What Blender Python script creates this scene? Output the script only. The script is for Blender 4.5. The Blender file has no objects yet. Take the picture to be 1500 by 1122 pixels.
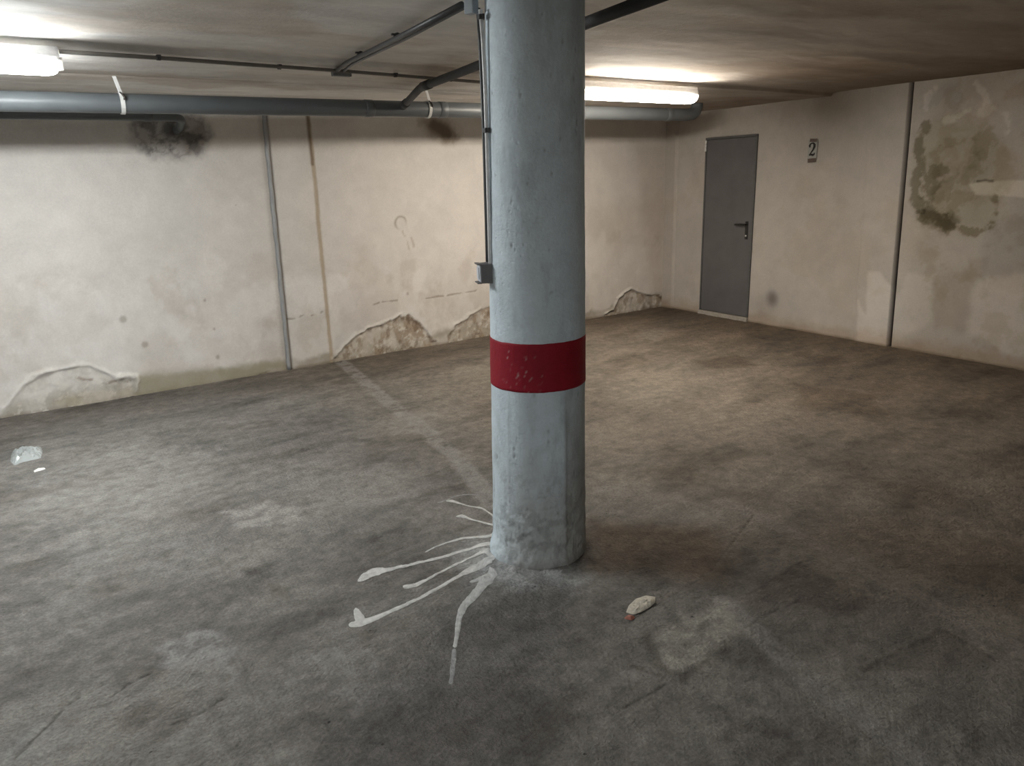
import bpy, bmesh, math, random
import numpy as np
from mathutils import Vector, Matrix

random.seed(7)
rng = np.random.default_rng(11)
SC = bpy.context.scene
COL = SC.collection

# ------------------------------------------------------------------ camera
H_CAM = 1.68
F_PX = 1077.21
PITCH, ROLL, YAW = 0.27144, -0.03018, 0.60073
fwd = np.array([math.sin(YAW) * math.cos(PITCH), math.cos(YAW) * math.cos(PITCH), -math.sin(PITCH)])
r0 = np.array([math.cos(YAW), -math.sin(YAW), 0.0])
u0 = np.cross(r0, fwd)
right = r0 * math.cos(ROLL) + u0 * math.sin(ROLL)
up = np.cross(right, fwd)
CAM = np.array([0.0, 0.0, H_CAM])

cam_data = bpy.data.cameras.new('camera')
cam = bpy.data.objects.new('camera', cam_data)
COL.objects.link(cam)
m = Matrix(((right[0], up[0], -fwd[0], 0), (right[1], up[1], -fwd[1], 0), (right[2], up[2], -fwd[2], H_CAM), (0, 0, 0, 1)))
cam.matrix_world = m
cam_data.sensor_width = 36
cam_data.lens = F_PX / 1500 * 36
cam_data.clip_start = 0.02
SC.camera = cam

# ------------------------------------------------------------------ measured room
YB = 6.7455            # back wall plane
XR = 7.0665            # where the right wall meets it
ANG = -0.0370          # the right wall leans out of square
H = 2.366              # slab over the back strip
HF = 2.397             # slab over the front part, a little higher
Y_STEP = 4.50
nw = np.array([math.cos(ANG), math.sin(ANG)])


def ray(x, y):
    return fwd * F_PX + right * (x - 750) + up * (561 - y)


def on_floor(x, y, z=0.0):
    d = ray(x, y)
    return d * ((z - H_CAM) / d[2]) + CAM


def on_y(x, y, c):
    d = ray(x, y)
    return d * (c / d[1]) + CAM


def bw(pts):
    """measured points on the back wall as (x, z)"""
    return np.array([on_y(a, b, YB)[[0, 2]] for a, b in pts])


def rw(pts):
    """measured points on the right wall as (y, z)"""
    out = []
    for a, b in pts:
        d = ray(a, b)
        p = d * ((nw @ np.array([XR, YB])) / (nw @ d[:2])) + CAM
        out.append((p[1], p[2]))
    return np.array(out)


def fl(pts):
    return np.array([on_floor(a, b)[:2] for a, b in pts])


def rw_x(y):
    return XR - (y - YB) * math.tan(ANG)


# ------------------------------------------------------------------ numeric noise and masks
TAB = rng.random((256, 256)).astype(np.float32)


def vnoise(x, y, seed=0):
    x = x + seed * 17.31
    y = y + seed * 9.77
    xi = np.floor(x).astype(int)
    yi = np.floor(y).astype(int)
    fx = x - xi
    fy = y - yi
    fx = fx * fx * (3 - 2 * fx)
    fy = fy * fy * (3 - 2 * fy)
    a = TAB[xi & 255, yi & 255]
    b = TAB[(xi + 1) & 255, yi & 255]
    c = TAB[xi & 255, (yi + 1) & 255]
    d = TAB[(xi + 1) & 255, (yi + 1) & 255]
    return (a * (1 - fx) + b * fx) * (1 - fy) + (c * (1 - fx) + d * fx) * fy


def fbm(x, y, seed=0, octaves=5, gain=0.5):
    s = np.zeros_like(x, dtype=float)
    amp, tot, f = 1.0, 0.0, 1.0
    for i in range(octaves):
        s += amp * vnoise(x * f, y * f, seed + i * 3)
        tot += amp
        amp *= gain
        f *= 2.03
    return s / tot


def sstep(a, b, x):
    t = np.clip((x - a) / (b - a), 0, 1)
    return t * t * (3 - 2 * t)


def seg_dist(px, py, pts, closed=False):
    pts = np.asarray(pts, float)
    best = np.full(px.shape, 1e9)
    n = len(pts)
    for i in range(n if closed else n - 1):
        ax, ay = pts[i]
        bx, by = pts[(i + 1) % n]
        dx, dy = bx - ax, by - ay
        L = dx * dx + dy * dy + 1e-12
        t = np.clip(((px - ax) * dx + (py - ay) * dy) / L, 0, 1)
        d = np.hypot(px - ax - t * dx, py - ay - t * dy)
        best = np.minimum(best, d)
    return best


def poly_sd(px, py, pts):
    """signed distance, negative inside"""
    pts = np.asarray(pts, float)
    d = seg_dist(px, py, pts, True)
    inside = np.zeros(px.shape, bool)
    n = len(pts)
    j = n - 1
    for i in range(n):
        xi, yi = pts[i]
        xj, yj = pts[j]
        c = ((yi > py) != (yj > py)) & (px < (xj - xi) * (py - yi) / (yj - yi + 1e-15) + xi)
        inside ^= c
        j = i
    return np.where(inside, -d, d)


def blob(px, py, c, rx, ry, rot=0.0, soft=0.5, wob=None):
    dx, dy = px - c[0], py - c[1]
    a, b = math.cos(rot), math.sin(rot)
    q = np.hypot((dx * a + dy * b) / rx, (-dx * b + dy * a) / ry)
    if wob is not None:
        q = q + wob
    return 1 - sstep(1 - soft, 1 + soft * 0.4, q)


def mix(c, tgt, mk):
    mk = np.clip(mk, 0, 1)[..., None]
    return c * (1 - mk) + np.array(tgt) * mk


def mul(c, f, mk):
    mk = np.clip(mk, 0, 1)[..., None]
    return c * (1 - mk + mk * np.array(f))


# ------------------------------------------------------------------ materials
def new_mat(name):
    mt = bpy.data.materials.new(name)
    mt.use_nodes = True
    nt = mt.node_tree
    b = nt.nodes['Principled BSDF']
    return mt, nt, b


def simple_mat(name, col, rough=0.6, metal=0.0, noise=0.12, nscale=30.0, bump=0.0, bscale=200.0, spec=0.5):
    mt, nt, b = new_mat(name)
    tc = nt.nodes.new('ShaderNodeTexCoord')
    nz = nt.nodes.new('ShaderNodeTexNoise')
    nz.inputs['Scale'].default_value = nscale
    nz.inputs['Detail'].default_value = 6
    nt.links.new(tc.outputs['Object'], nz.inputs['Vector'])
    mr = nt.nodes.new('ShaderNodeMapRange')
    mr.inputs['From Min'].default_value = 0.25
    mr.inputs['From Max'].default_value = 0.75
    mr.inputs['To Min'].default_value = 1 - noise
    mr.inputs['To Max'].default_value = 1 + noise
    nt.links.new(nz.outputs['Fac'], mr.inputs['Value'])
    mm = nt.nodes.new('ShaderNodeVectorMath')
    mm.operation = 'SCALE'
    mm.inputs[0].default_value = col
    nt.links.new(mr.outputs['Result'], mm.inputs['Scale'])
    nt.links.new(mm.outputs['Vector'], b.inputs['Base Color'])
    b.inputs['Roughness'].default_value = rough
    b.inputs['Metallic'].default_value = metal
    b.inputs['Specular IOR Level'].default_value = spec
    if bump:
        n2 = nt.nodes.new('ShaderNodeTexNoise')
        n2.inputs['Scale'].default_value = bscale
        n2.inputs['Detail'].default_value = 5
        nt.links.new(tc.outputs['Object'], n2.inputs['Vector'])
        bp = nt.nodes.new('ShaderNodeBump')
        bp.inputs['Strength'].default_value = bump
        bp.inputs['Distance'].default_value = 0.004
        nt.links.new(n2.outputs['Fac'], bp.inputs['Height'])
        nt.links.new(bp.outputs['Normal'], b.inputs['Normal'])
    return mt


def surf_mat(name, fine=60.0, famt=0.10, mid=9.0, mamt=0.07, bscale=120.0, bstr=0.35, bdist=0.004, rough=0.85,
             stretch=(1, 1, 1), spec=0.3, pit=0.0, pscale=40.0, prange=0.22, pdark=1.0):
    """stains and painted-in shade come from the colour attribute of the mesh, grain and pores from noise"""
    mt, nt, b = new_mat(name)
    L = nt.links.new
    at = nt.nodes.new('ShaderNodeAttribute')
    at.attribute_name = 'stain_shade_colour'
    tc = nt.nodes.new('ShaderNodeTexCoord')
    mp = nt.nodes.new('ShaderNodeMapping')
    mp.inputs['Scale'].default_value = stretch
    L(tc.outputs['Object'], mp.inputs['Vector'])

    def nz(scale, detail, amt, dist=0.0):
        n = nt.nodes.new('ShaderNodeTexNoise')
        n.inputs['Scale'].default_value = scale
        n.inputs['Detail'].default_value = detail
        n.inputs['Roughness'].default_value = 0.6
        n.inputs['Distortion'].default_value = dist
        L(mp.outputs['Vector'], n.inputs['Vector'])
        r = nt.nodes.new('ShaderNodeMapRange')
        r.inputs['From Min'].default_value = 0.3
        r.inputs['From Max'].default_value = 0.7
        r.inputs['To Min'].default_value = 1 - amt
        r.inputs['To Max'].default_value = 1 + amt
        L(n.outputs['Fac'], r.inputs['Value'])
        return n, r
    n1, r1 = nz(fine, 8, famt)
    n2, r2 = nz(mid, 8, mamt, 0.4)
    k = nt.nodes.new('ShaderNodeMath')
    k.operation = 'MULTIPLY'
    L(r1.outputs['Result'], k.inputs[0])
    L(r2.outputs['Result'], k.inputs[1])
    v = nt.nodes.new('ShaderNodeVectorMath')
    v.operation = 'SCALE'
    L(at.outputs['Color'], v.inputs[0])
    L(k.outputs['Value'], v.inputs['Scale'])
    L(v.outputs['Vector'], b.inputs['Base Color'])
    b.inputs['Roughness'].default_value = rough
    b.inputs['Specular IOR Level'].default_value = spec
    n3 = nt.nodes.new('ShaderNodeTexNoise')
    n3.inputs['Scale'].default_value = bscale
    n3.inputs['Detail'].default_value = 6
    n3.inputs['Roughness'].default_value = 0.65
    L(tc.outputs['Object'], n3.inputs['Vector'])
    h = n3.outputs['Fac']
    if pit:
        vo = nt.nodes.new('ShaderNodeTexVoronoi')
        vo.inputs['Scale'].default_value = pscale
        L(tc.outputs['Object'], vo.inputs['Vector'])
        pr = nt.nodes.new('ShaderNodeMapRange')
        pr.inputs['From Min'].default_value = 0.0
        pr.inputs['From Max'].default_value = prange
        pr.inputs['To Min'].default_value = -pit
        pr.inputs['To Max'].default_value = 0
        L(vo.outputs['Distance'], pr.inputs['Value'])
        ad = nt.nodes.new('ShaderNodeMath')
        ad.operation = 'ADD'
        L(h, ad.inputs[0])
        L(pr.outputs['Result'], ad.inputs[1])
        h = ad.outputs['Value']
        if pdark < 1:
            pk = nt.nodes.new('ShaderNodeMapRange')
            pk.inputs['From Min'].default_value = prange * .6
            pk.inputs['From Max'].default_value = prange
            pk.inputs['To Min'].default_value = pdark
            pk.inputs['To Max'].default_value = 1
            L(vo.outputs['Distance'], pk.inputs['Value'])
            k2 = nt.nodes.new('ShaderNodeMath')
            k2.operation = 'MULTIPLY'
            L(k.outputs['Value'], k2.inputs[0])
            L(pk.outputs['Result'], k2.inputs[1])
            L(k2.outputs['Value'], v.inputs['Scale'])
    bp = nt.nodes.new('ShaderNodeBump')
    bp.inputs['Strength'].default_value = bstr
    bp.inputs['Distance'].default_value = bdist
    L(h, bp.inputs['Height'])
    L(bp.outputs['Normal'], b.inputs['Normal'])
    return mt


M_wall = surf_mat('painted_plaster', fine=70, famt=0.05, mid=7, mamt=0.05, bscale=90, bstr=0.35, bdist=0.004)
M_floor = surf_mat('worn_concrete_floor', fine=85, famt=0.27, mid=16, mamt=0.25, bscale=42, bstr=1.0, bdist=0.026,
                   rough=0.72, spec=0.35, pit=.4, pscale=7, prange=.045, pdark=.45)
M_ceil = surf_mat('cast_concrete_ceiling', fine=45, famt=0.06, mid=5, mamt=0.08, bscale=30, bstr=0.4, bdist=0.006,
                  stretch=(0.35, 1, 1))
M_pillar = surf_mat('painted_concrete', fine=80, famt=0.05, mid=10, mamt=0.06, bscale=70, bstr=0.55, bdist=0.006,
                    rough=0.62, spec=0.4, pit=0.5, pscale=26)
M_band = simple_mat('dark_red_paint', (0.125, 0.012, 0.022), 0.5, noise=0.10, nscale=14, bump=0.5, bscale=70)
M_metal = simple_mat('galvanised_conduit', (0.20, 0.20, 0.20), 0.5, metal=0.3)
M_lightpvc = simple_mat('lit_pale_conduit', (0.82, 0.83, 0.84), 0.35)  # pale colour carries the bright reflection on the lit tube
M_darkcond = simple_mat('dark_grey_conduit', (0.055, 0.056, 0.058), 0.45)
M_pvc = simple_mat('dark_grey_drain_plastic', (0.098, 0.108, 0.114), 0.42, noise=0.1, nscale=6)
M_strap = simple_mat('white_plastic_strap', (0.62, 0.62, 0.60), 0.5)
M_wire = simple_mat('rusty_wire', (0.05, 0.04, 0.035), 0.7)
M_box = simple_mat('grey_switch_plastic', (0.17, 0.165, 0.17), 0.5)
M_boxface = simple_mat('pale_switch_face', (0.62, 0.65, 0.70), 0.4)
M_door = simple_mat('grey_steel_door_paint', (0.115, 0.112, 0.115), 0.45, noise=0.12, nscale=5, bump=0.15, bscale=250)
M_doorframe = simple_mat('grey_steel_frame_paint', (0.10, 0.10, 0.10), 0.45)
M_black = simple_mat('black_plastic', (0.012, 0.012, 0.012), 0.4)
M_steel = simple_mat('highlight_pale_steel', (0.85, 0.85, 0.83), 0.3)  # pale base colour stands in for the highlight on the hinge
M_housing = simple_mat('grey_fixture_housing', (0.42, 0.42, 0.42), 0.5)
M_clip = simple_mat('clear_fixture_clip', (0.75, 0.72, 0.66), 0.3)
M_paper = simple_mat('white_paper', (0.36, 0.37, 0.35), 0.7, noise=0.15)
M_tape = simple_mat('brown_tape', (0.115, 0.082, 0.070), 0.4)
M_ink = simple_mat('black_ink', (0.006, 0.006, 0.006), 0.6)
M_splash = simple_mat('dried_white_paint', (0.50, 0.50, 0.49), 0.6, noise=0.28, nscale=38, bump=0.5, bscale=90)
M_trim = simple_mat('grey_joint_strip', (0.30, 0.305, 0.31), 0.5, noise=0.15, nscale=8)
M_scrap = simple_mat('dirty_cream_paper', (0.50, 0.47, 0.40), 0.7, noise=0.3, nscale=60)
M_red = simple_mat('reddish_shard', (0.36, 0.14, 0.10), 0.6)
M_whitescrap = simple_mat('white_scrap', (0.8, 0.79, 0.76), 0.5)
M_back = simple_mat('grey_plaster', (0.50, 0.48, 0.45), 0.85, noise=0.15, nscale=2)

mt, nt, b = new_mat('crumpled_clear_film')
b.inputs['Base Color'].default_value = (0.42, 0.45, 0.445, 1)
b.inputs['Roughness'].default_value = 0.22
b.inputs['Transmission Weight'].default_value = 0.15
M_film = mt


def lamp_mat(name, col, strength, half):
    """the tube stops short of both ends, so the cover glows less there"""
    mt = bpy.data.materials.new(name)
    mt.use_nodes = True
    nt = mt.node_tree
    nt.nodes.clear()
    L = nt.links.new
    out = nt.nodes.new('ShaderNodeOutputMaterial')
    em = nt.nodes.new('ShaderNodeEmission')
    em.inputs['Color'].default_value = (*col, 1)
    tc = nt.nodes.new('ShaderNodeTexCoord')
    sx = nt.nodes.new('ShaderNodeSeparateXYZ')
    L(tc.outputs['Object'], sx.inputs['Vector'])
    ab = nt.nodes.new('ShaderNodeMath')
    ab.operation = 'ABSOLUTE'
    L(sx.outputs['X'], ab.inputs[0])
    mr = nt.nodes.new('ShaderNodeMapRange')
    mr.interpolation_type = 'SMOOTHSTEP'
    mr.inputs['From Min'].default_value = half - 0.10
    mr.inputs['From Max'].default_value = half
    mr.inputs['To Min'].default_value = strength
    mr.inputs['To Max'].default_value = strength * 0.06
    L(ab.outputs['Value'], mr.inputs['Value'])
    L(mr.outputs['Result'], em.inputs['Strength'])
    L(em.outputs['Emission'], out.inputs['Surface'])
    return mt


# ------------------------------------------------------------------ object helpers
def tag(o, label=None, cat=None, group=None, kind=None):
    if label:
        o['label'] = label
    if cat:
        o['category'] = cat
    if group:
        o['group'] = group
    if kind:
        o['kind'] = kind
    return o


def empty(name, loc=(0, 0, 0), rz=0.0):
    o = bpy.data.objects.new(name, None)
    o.location = loc
    o.rotation_euler = (0, 0, rz)
    o.empty_display_size = 0.1
    COL.objects.link(o)
    return o


def link(name, me, mat, parent=None, smooth=True):
    o = bpy.data.objects.new(name, me)
    if mat:
        me.materials.append(mat)
    COL.objects.link(o)
    if parent is not None:
        o.parent = parent
    if smooth:
        me.polygons.foreach_set('use_smooth', [True] * len(me.polygons))
    return o


def from_bm(name, bm, mat, parent=None, smooth=False):
    me = bpy.data.meshes.new(name)
    bm.normal_update()
    bm.to_mesh(me)
    bm.free()
    return link(name, me, mat, parent, smooth)


def bm_box(bm, lo, hi, bevel=0.0, mat4=None):
    r = bmesh.ops.create_cube(bm, size=1.0)
    vs = r['verts']
    for v in vs:
        v.co = Vector([(lo[i] + hi[i]) / 2 + v.co[i] * (hi[i] - lo[i]) for i in range(3)])
    if bevel:
        es = list({e for v in vs for e in v.link_edges})
        rb = bmesh.ops.bevel(bm, geom=es, offset=bevel, segments=2, affect='EDGES', profile=0.6)
        vs = list({v for f in rb['faces'] for v in f.verts} | {v for v in vs if v.is_valid})
    if mat4 is not None:
        for v in vs:
            v.co = mat4 @ v.co
    return vs


def box(name, lo, hi, mat, parent=None, bevel=0.003, mat4=None):
    bm = bmesh.new()
    bm_box(bm, lo, hi, bevel, mat4)
    return from_bm(name, bm, mat, parent)


def bend(pts, rad, n=6):
    """round the corners of a path"""
    pts = [Vector(p) for p in pts]
    out = [pts[0]]
    for i in range(1, len(pts) - 1):
        a, b_, c = pts[i - 1], pts[i], pts[i + 1]
        d1 = (a - b_)
        d2 = (c - b_)
        r = min(rad, d1.length * 0.45, d2.length * 0.45)
        p, q = b_ + d1.normalized() * r, b_ + d2.normalized() * r
        for k in range(n + 1):
            t = k / n
            out.append(p * (1 - t) ** 2 + b_ * 2 * t * (1 - t) + q * t * t)
    out.append(pts[-1])
    return out


def bm_tube(bm, pts, r, seg=16, caps=True, radii=None):
    pts = [Vector(p) for p in pts]
    rings = []
    n = len(pts)
    prev = None
    for i, p in enumerate(pts):
        if i == 0:
            d = pts[1] - p
        elif i == n - 1:
            d = p - pts[i - 1]
        else:
            d = (pts[i + 1] - p).normalized() + (p - pts[i - 1]).normalized()
        d.normalize()
        if prev is None:
            ref = Vector((0, 0, 1)) if abs(d.z) < 0.9 else Vector((1, 0, 0))
            a = d.cross(ref).normalized()
        else:
            a = (prev - d * prev.dot(d)).normalized()
        prev = a
        b_ = d.cross(a)
        rr = radii[i] if radii else r
        rings.append([bm.verts.new(p + (a * math.cos(t) + b_ * math.sin(t)) * rr)
                      for t in [2 * math.pi * k / seg for k in range(seg)]])
    for i in range(n - 1):
        for k in range(seg):
            bm.faces.new((rings[i][k], rings[i][(k + 1) % seg], rings[i + 1][(k + 1) % seg], rings[i + 1][k]))
    if caps:
        bm.faces.new(rings[0][::-1])
        bm.faces.new(rings[-1])


def tube(name, pts, r, mat, parent=None, seg=16, radii=None):
    bm = bmesh.new()
    bm_tube(bm, pts, r, seg, True, radii)
    bmesh.ops.recalc_face_normals(bm, faces=bm.faces)
    return from_bm(name, bm, mat, parent, True)


def grid_mesh(name, P, colr, mat, flip=False, parent=None, back=None):
    """P: (nu, nv, 3) array of points; back: offset vector that closes the sheet into a slab"""
    nu, nv = P.shape[:2]
    me = bpy.data.meshes.new(name)
    idx = np.arange(nu * nv).reshape(nu, nv)
    q = np.stack([idx[:-1, :-1], idx[1:, :-1], idx[1:, 1:], idx[:-1, 1:]], -1).reshape(-1, 4)
    if flip:
        q = q[:, ::-1]
    V = P.reshape(-1, 3)
    faces = q
    if back is not None:
        rim = np.concatenate([idx[:, 0], idx[-1, 1:], idx[-2::-1, -1], idx[0, -2:0:-1]])
        n0 = len(V)
        V = np.concatenate([V, V[rim] + np.array(back)])
        m_ = len(rim)
        j = np.arange(m_)
        a, b_ = rim, rim[(j + 1) % m_]
        c, d = n0 + (j + 1) % m_, n0 + j
        side = np.stack([b_, a, d, c], -1)
        if flip:
            side = side[:, ::-1]
        faces = np.concatenate([q, side])
    me.vertices.add(len(V))
    me.vertices.foreach_set('co', V.astype(np.float32).ravel())
    nf = len(faces)
    me.loops.add(nf * 4)
    me.loops.foreach_set('vertex_index', faces.astype(np.int32).ravel())
    me.polygons.add(nf)
    me.polygons.foreach_set('loop_start', (np.arange(nf) * 4).astype(np.int32))
    me.update(calc_edges=True)
    ca = me.color_attributes.new('stain_shade_colour', 'FLOAT_COLOR', 'POINT')
    cc = np.ones((len(V), 4), np.float32)
    cc[:nu * nv, :3] = colr.reshape(-1, 3)
    if len(V) > nu * nv:
        cc[nu * nv:, :3] = colr.reshape(-1, 3)[rim]
    ca.data.foreach_set('color', cc.ravel())
    me.validate()
    return link(name, me, mat, parent, True)


def axis(parts):
    out = []
    for a, b_, s in parts:
        out.append(np.arange(a, b_ - s * 0.5, s))
    out.append(np.array([parts[-1][1]]))
    return np.concatenate(out)


# ================================================================== FLOOR
ux = axis([(-5.5, -0.9, 0.12), (-0.9, 4.2, 0.0125), (4.2, 7.3, 0.02)])
uy = axis([(-4.2, 0.3, 0.12), (0.3, 4.2, 0.0125), (4.2, 6.9, 0.018)])
X, Y = np.meshgrid(ux, uy, indexing='ij')
w1 = fbm(X * 3.1, Y * 3.1, 1) - 0.5
w2 = fbm(X * 3.1, Y * 3.1, 2) - 0.5
Xw, Yw = X + w1 * 0.10, Y + w2 * 0.10
col = np.ones(X.shape + (3,)) * np.array((0.300, 0.285, 0.262))
big = fbm(X * 0.9, Y * 1.3, 3, 4)
mid = fbm(Xw * 2.2, Yw * 4.2, 4, 6, 0.6)
strk = fbm(Xw * 1.8 + Yw * .4, Yw * 9.0 - Xw * 1.2, 5, 5, 0.6)
spk = fbm(X * 22, Y * 22, 6, 4, 0.7)
tone = 1 + 0.40 * (big - .5) + 0.95 * (mid - .5) + 0.60 * (strk - .5) + 0.50 * (spk - .5)
tone += 0.35 * (fbm(Xw * 7, Yw * 11, 11, 5, .65) - .5)
col *= tone[..., None]
# pale worn patches and darker greasy ones
pale = sstep(0.56, 0.70, fbm(Xw * 1.7, Yw * 3.4, 7, 5, .6))
col = mix(col, (0.40, 0.385, 0.36), 0.42 * pale)
dark = sstep(0.58, 0.72, fbm(Xw * 1.9, Yw * 3.0, 8, 5, .6))
col = mul(col, (0.66, 0.63, 0.60), 0.75 * dark)
fd = sstep(0.66, 0.74, fbm(X * 9, Y * 13, 9, 4, .6))
col = mul(col, (0.72, 0.70, 0.68), 0.5 * fd)
# coarser and darker near the viewer
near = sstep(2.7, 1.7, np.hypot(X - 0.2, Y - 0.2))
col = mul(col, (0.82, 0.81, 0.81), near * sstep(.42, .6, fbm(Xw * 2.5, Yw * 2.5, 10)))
# dust line along the walls
fl_pts = lambda p: fl(p)


def fmark(poly, c, amt, soft=0.05, seed=20, wob=0.05, mult=False):
    global col
    q = fl(poly)
    lo, hi = q.min(0) - .4, q.max(0) + .4
    ix = slice(*np.searchsorted(ux, (lo[0], hi[0])))
    iy = slice(*np.searchsorted(uy, (lo[1], hi[1])))
    x, y = X[ix, iy], Y[ix, iy]
    s = poly_sd(x, y, q) + (fbm(x * 9, y * 9, seed, 5, .6) - .5) * wob * 2
    mk = (1 - sstep(-soft, soft, s)) * amt
    if not mult:
        mk = mk * (.35 + .65 * sstep(.38, .58, fbm(x * 16, y * 22, seed + 7, 5, .65)))
    col[ix, iy] = mul(col[ix, iy], c, mk) if mult else mix(col[ix, iy], c, mk)


def fline(pts, width, c, amt, seed=30, wob=0.3, mult=False, brk=0.0, soft=0.35):
    global col
    q = fl(pts)
    lo, hi = q.min(0) - .3, q.max(0) + .3
    ix = slice(*np.searchsorted(ux, (lo[0], hi[0])))
    iy = slice(*np.searchsorted(uy, (lo[1], hi[1])))
    x, y = X[ix, iy], Y[ix, iy]
    jx = (fbm(x * 14, y * 14, seed) - .5) * width * wob * 2
    s = seg_dist(x + jx, y + jx, q)
    mk = (1 - sstep(width * (0.5 - soft * .5), width * (0.5 + soft), s)) * amt
    if brk:
        mk = mk * sstep(brk - .12, brk + .12, fbm(x * 16, y * 16, seed + 3, 4, .6))
    col[ix, iy] = mul(col[ix, iy], c, mk) if mult else mix(col[ix, iy], c, mk)


# dark dusty strip at the foot of the back wall and in the corner
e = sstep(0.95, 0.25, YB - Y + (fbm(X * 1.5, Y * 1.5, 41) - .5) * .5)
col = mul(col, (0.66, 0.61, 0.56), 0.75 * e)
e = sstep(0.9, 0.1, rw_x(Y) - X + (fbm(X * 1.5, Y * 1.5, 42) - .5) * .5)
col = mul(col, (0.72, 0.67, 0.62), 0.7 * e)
e = np.exp(-((YB - Y) / 0.025) ** 2)
col = mix(col, (0.45, 0.42, 0.37), 0.6 * e * sstep(.45, .6, fbm(X * 5, Y * 5, 43)))
# the far right half of the floor is browner and darker
e = sstep(1.6, 3.4, X + 0.1 * Y - .3 + (fbm(X, Y, 44) - .5) * 1.0)
col = mul(col, (0.99, 0.88, 0.76), 0.8 * e)
e = sstep(3.4, 6.2, X - 0.1 * Y + (fbm(X, Y, 44) - .5) * 1.0)
col = mul(col, (0.82, 0.74, 0.66), 0.8 * e)
# worn parking bay lines
fline([(497, 527), (556, 578), (620, 628), (672, 674), (724, 738)], 0.105, (0.50, 0.485, 0.46), 0.60, 51, .2, brk=.37, soft=.25)
fline([(585, 612), (640, 604), (715, 590)], 0.075, (0.42, 0.39, 0.35), 0.34, 52, .3, brk=.42)
fline([(1060, 735), (1200, 800), (1330, 866), (1500, 955)], 0.085, (0.37, 0.33, 0.30), 0.62, 53, .2, brk=.32, soft=.2)
fline([(1060, 880), (1120, 940), (1190, 1002), (1262, 1050), (1360, 1135)], 0.085, (0.40, 0.385, 0.37), 0.55, 54, .2, brk=.32, soft=.2)
fline([(1120, 620), (1230, 652), (1380, 690), (1500, 720)], 0.09, (0.33, 0.29, 0.25), 0.30, 55, .4, brk=.35)
# darker squares between the lines
fmark([(1085, 880), (1172, 824), (1290, 880), (1240, 905), (1160, 880), (1110, 900)], (0.66, 0.62, 0.6), 0.75, .02, 56, .012, True)
fmark([(1260, 982), (1382, 922), (1457, 967), (1400, 985), (1340, 985)], (0.70, 0.68, 0.66), 0.8, .015, 57, .010, True)
fline([(1262, 982), (1382, 922), (1456, 966)], 0.012, (0.55, 0.53, 0.5), 0.8, 58, .2, True)
fline([(1095, 872), (1172, 824)], 0.012, (0.5, 0.48, 0.45), 0.8, 59, .2, True)
# brown oily stain plus painted-in pillar shadow beside it, light patches in front
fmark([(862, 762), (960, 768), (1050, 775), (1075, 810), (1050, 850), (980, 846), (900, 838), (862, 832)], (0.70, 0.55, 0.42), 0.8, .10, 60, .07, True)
fmark([(1180, 790), (1330, 830), (1500, 890), (1500, 800), (1350, 760), (1230, 750)], (0.74, 0.68, 0.62), 0.6, .15, 61, .09, True)
fmark([(1000, 900), (1055, 880), (1085, 915), (1060, 960), (1030, 985), (990, 985), (955, 975), (985, 930)], (0.58, 0.56, 0.50), 0.80, .04, 62, .11)
fmark([(985, 1065), (1030, 1055), (1050, 1090), (1010, 1105)], (0.46, 0.44, 0.40), 0.45, .04, 63, .05)
fmark([(1040, 760), (1060, 800), (1130, 800), (1110, 765)], (0.42, 0.37, 0.31), 0.35, .05, 64, .06)
fmark([(925, 760), (960, 720), (1040, 715), (1100, 745), (1020, 770)], (0.42, 0.38, 0.33), 0.40, .06, 65, .08)
fline([(945, 935), (965, 975), (1000, 992), (1035, 968), (1065, 950)], 0.030, (0.50, 0.48, 0.46), 0.8, 66, .9, True, brk=.42, soft=.9)
fline([(925, 975), (968, 990)], 0.012, (0.55, 0.5, 0.48), 0.7, 67, .4, True)
fmark([(835, 812), (862, 806), (872, 826), (840, 838), (820, 834)], (0.35, 0.30, 0.27), 0.85, .025, 68, .02, True)
fmark([(955, 1012), (1010, 1025), (990, 1050), (930, 1050)], (0.72, 0.7, 0.68), 0.6, .04, 69, .05, True)
# pale worn areas on the left
fmark([(330, 752), (395, 735), (450, 748), (430, 770), (350, 775)], (0.58, 0.555, 0.52), 0.75, .035, 70, .09)
fmark([(60, 690), (200, 645), (330, 660), (300, 700), (180, 770), (40, 770)], (0.50, 0.48, 0.45), 0.55, .12, 71, .18)
fmark([(440, 690), (560, 680), (640, 720), (540, 745), (430, 730)], (0.48, 0.46, 0.43), 0.5, .07, 72, .14)
fmark([(235, 940), (290, 925), (350, 950), (345, 985), (280, 990), (230, 970)], (0.58, 0.57, 0.56), 0.65, .04, 73, .12)
fmark([(355, 832), (385, 832), (390, 842), (360, 842)], (0.6, 0.58, 0.56), 0.7, .02, 74, .02, True)
fmark([(395, 855), (425, 860), (420, 875), (395, 870)], (0.62, 0.6, 0.55), 0.7, .02, 75, .02, True)
fmark([(1010, 530), (1080, 520), (1110, 535), (1050, 542)], (0.55, 0.5, 0.45), 0.8, .05, 76, .04, True)
fmark([(1190, 525), (1230, 520), (1240, 532), (1200, 538)], (0.6, 0.55, 0.5), 0.7, .06, 77, .04, True)
fmark([(960, 690), (1010, 680), (1060, 705), (1000, 720)], (0.75, 0.7, 0.65), 0.6, .05, 78, .05, True)
fmark([(940, 480), (985, 483), (960, 500), (930, 495)], (0.42, 0.38, 0.32), 0.5, .06, 79, .04)
fmark([(905, 545), (1000, 525), (1060, 560), (960, 600), (890, 590)], (0.36, 0.32, 0.26), 0.45, .12, 80, .1)
fmark([(100, 790), (200, 770), (330, 800), (260, 850), (120, 850)], (0.46, 0.445, 0.42), 0.45, .08, 81, .16)
fmark([(0, 1075), (60, 1060), (110, 1080), (60, 1110), (0, 1122)], (0.52, 0.51, 0.49), 0.6, .04, 82, .08)
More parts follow.
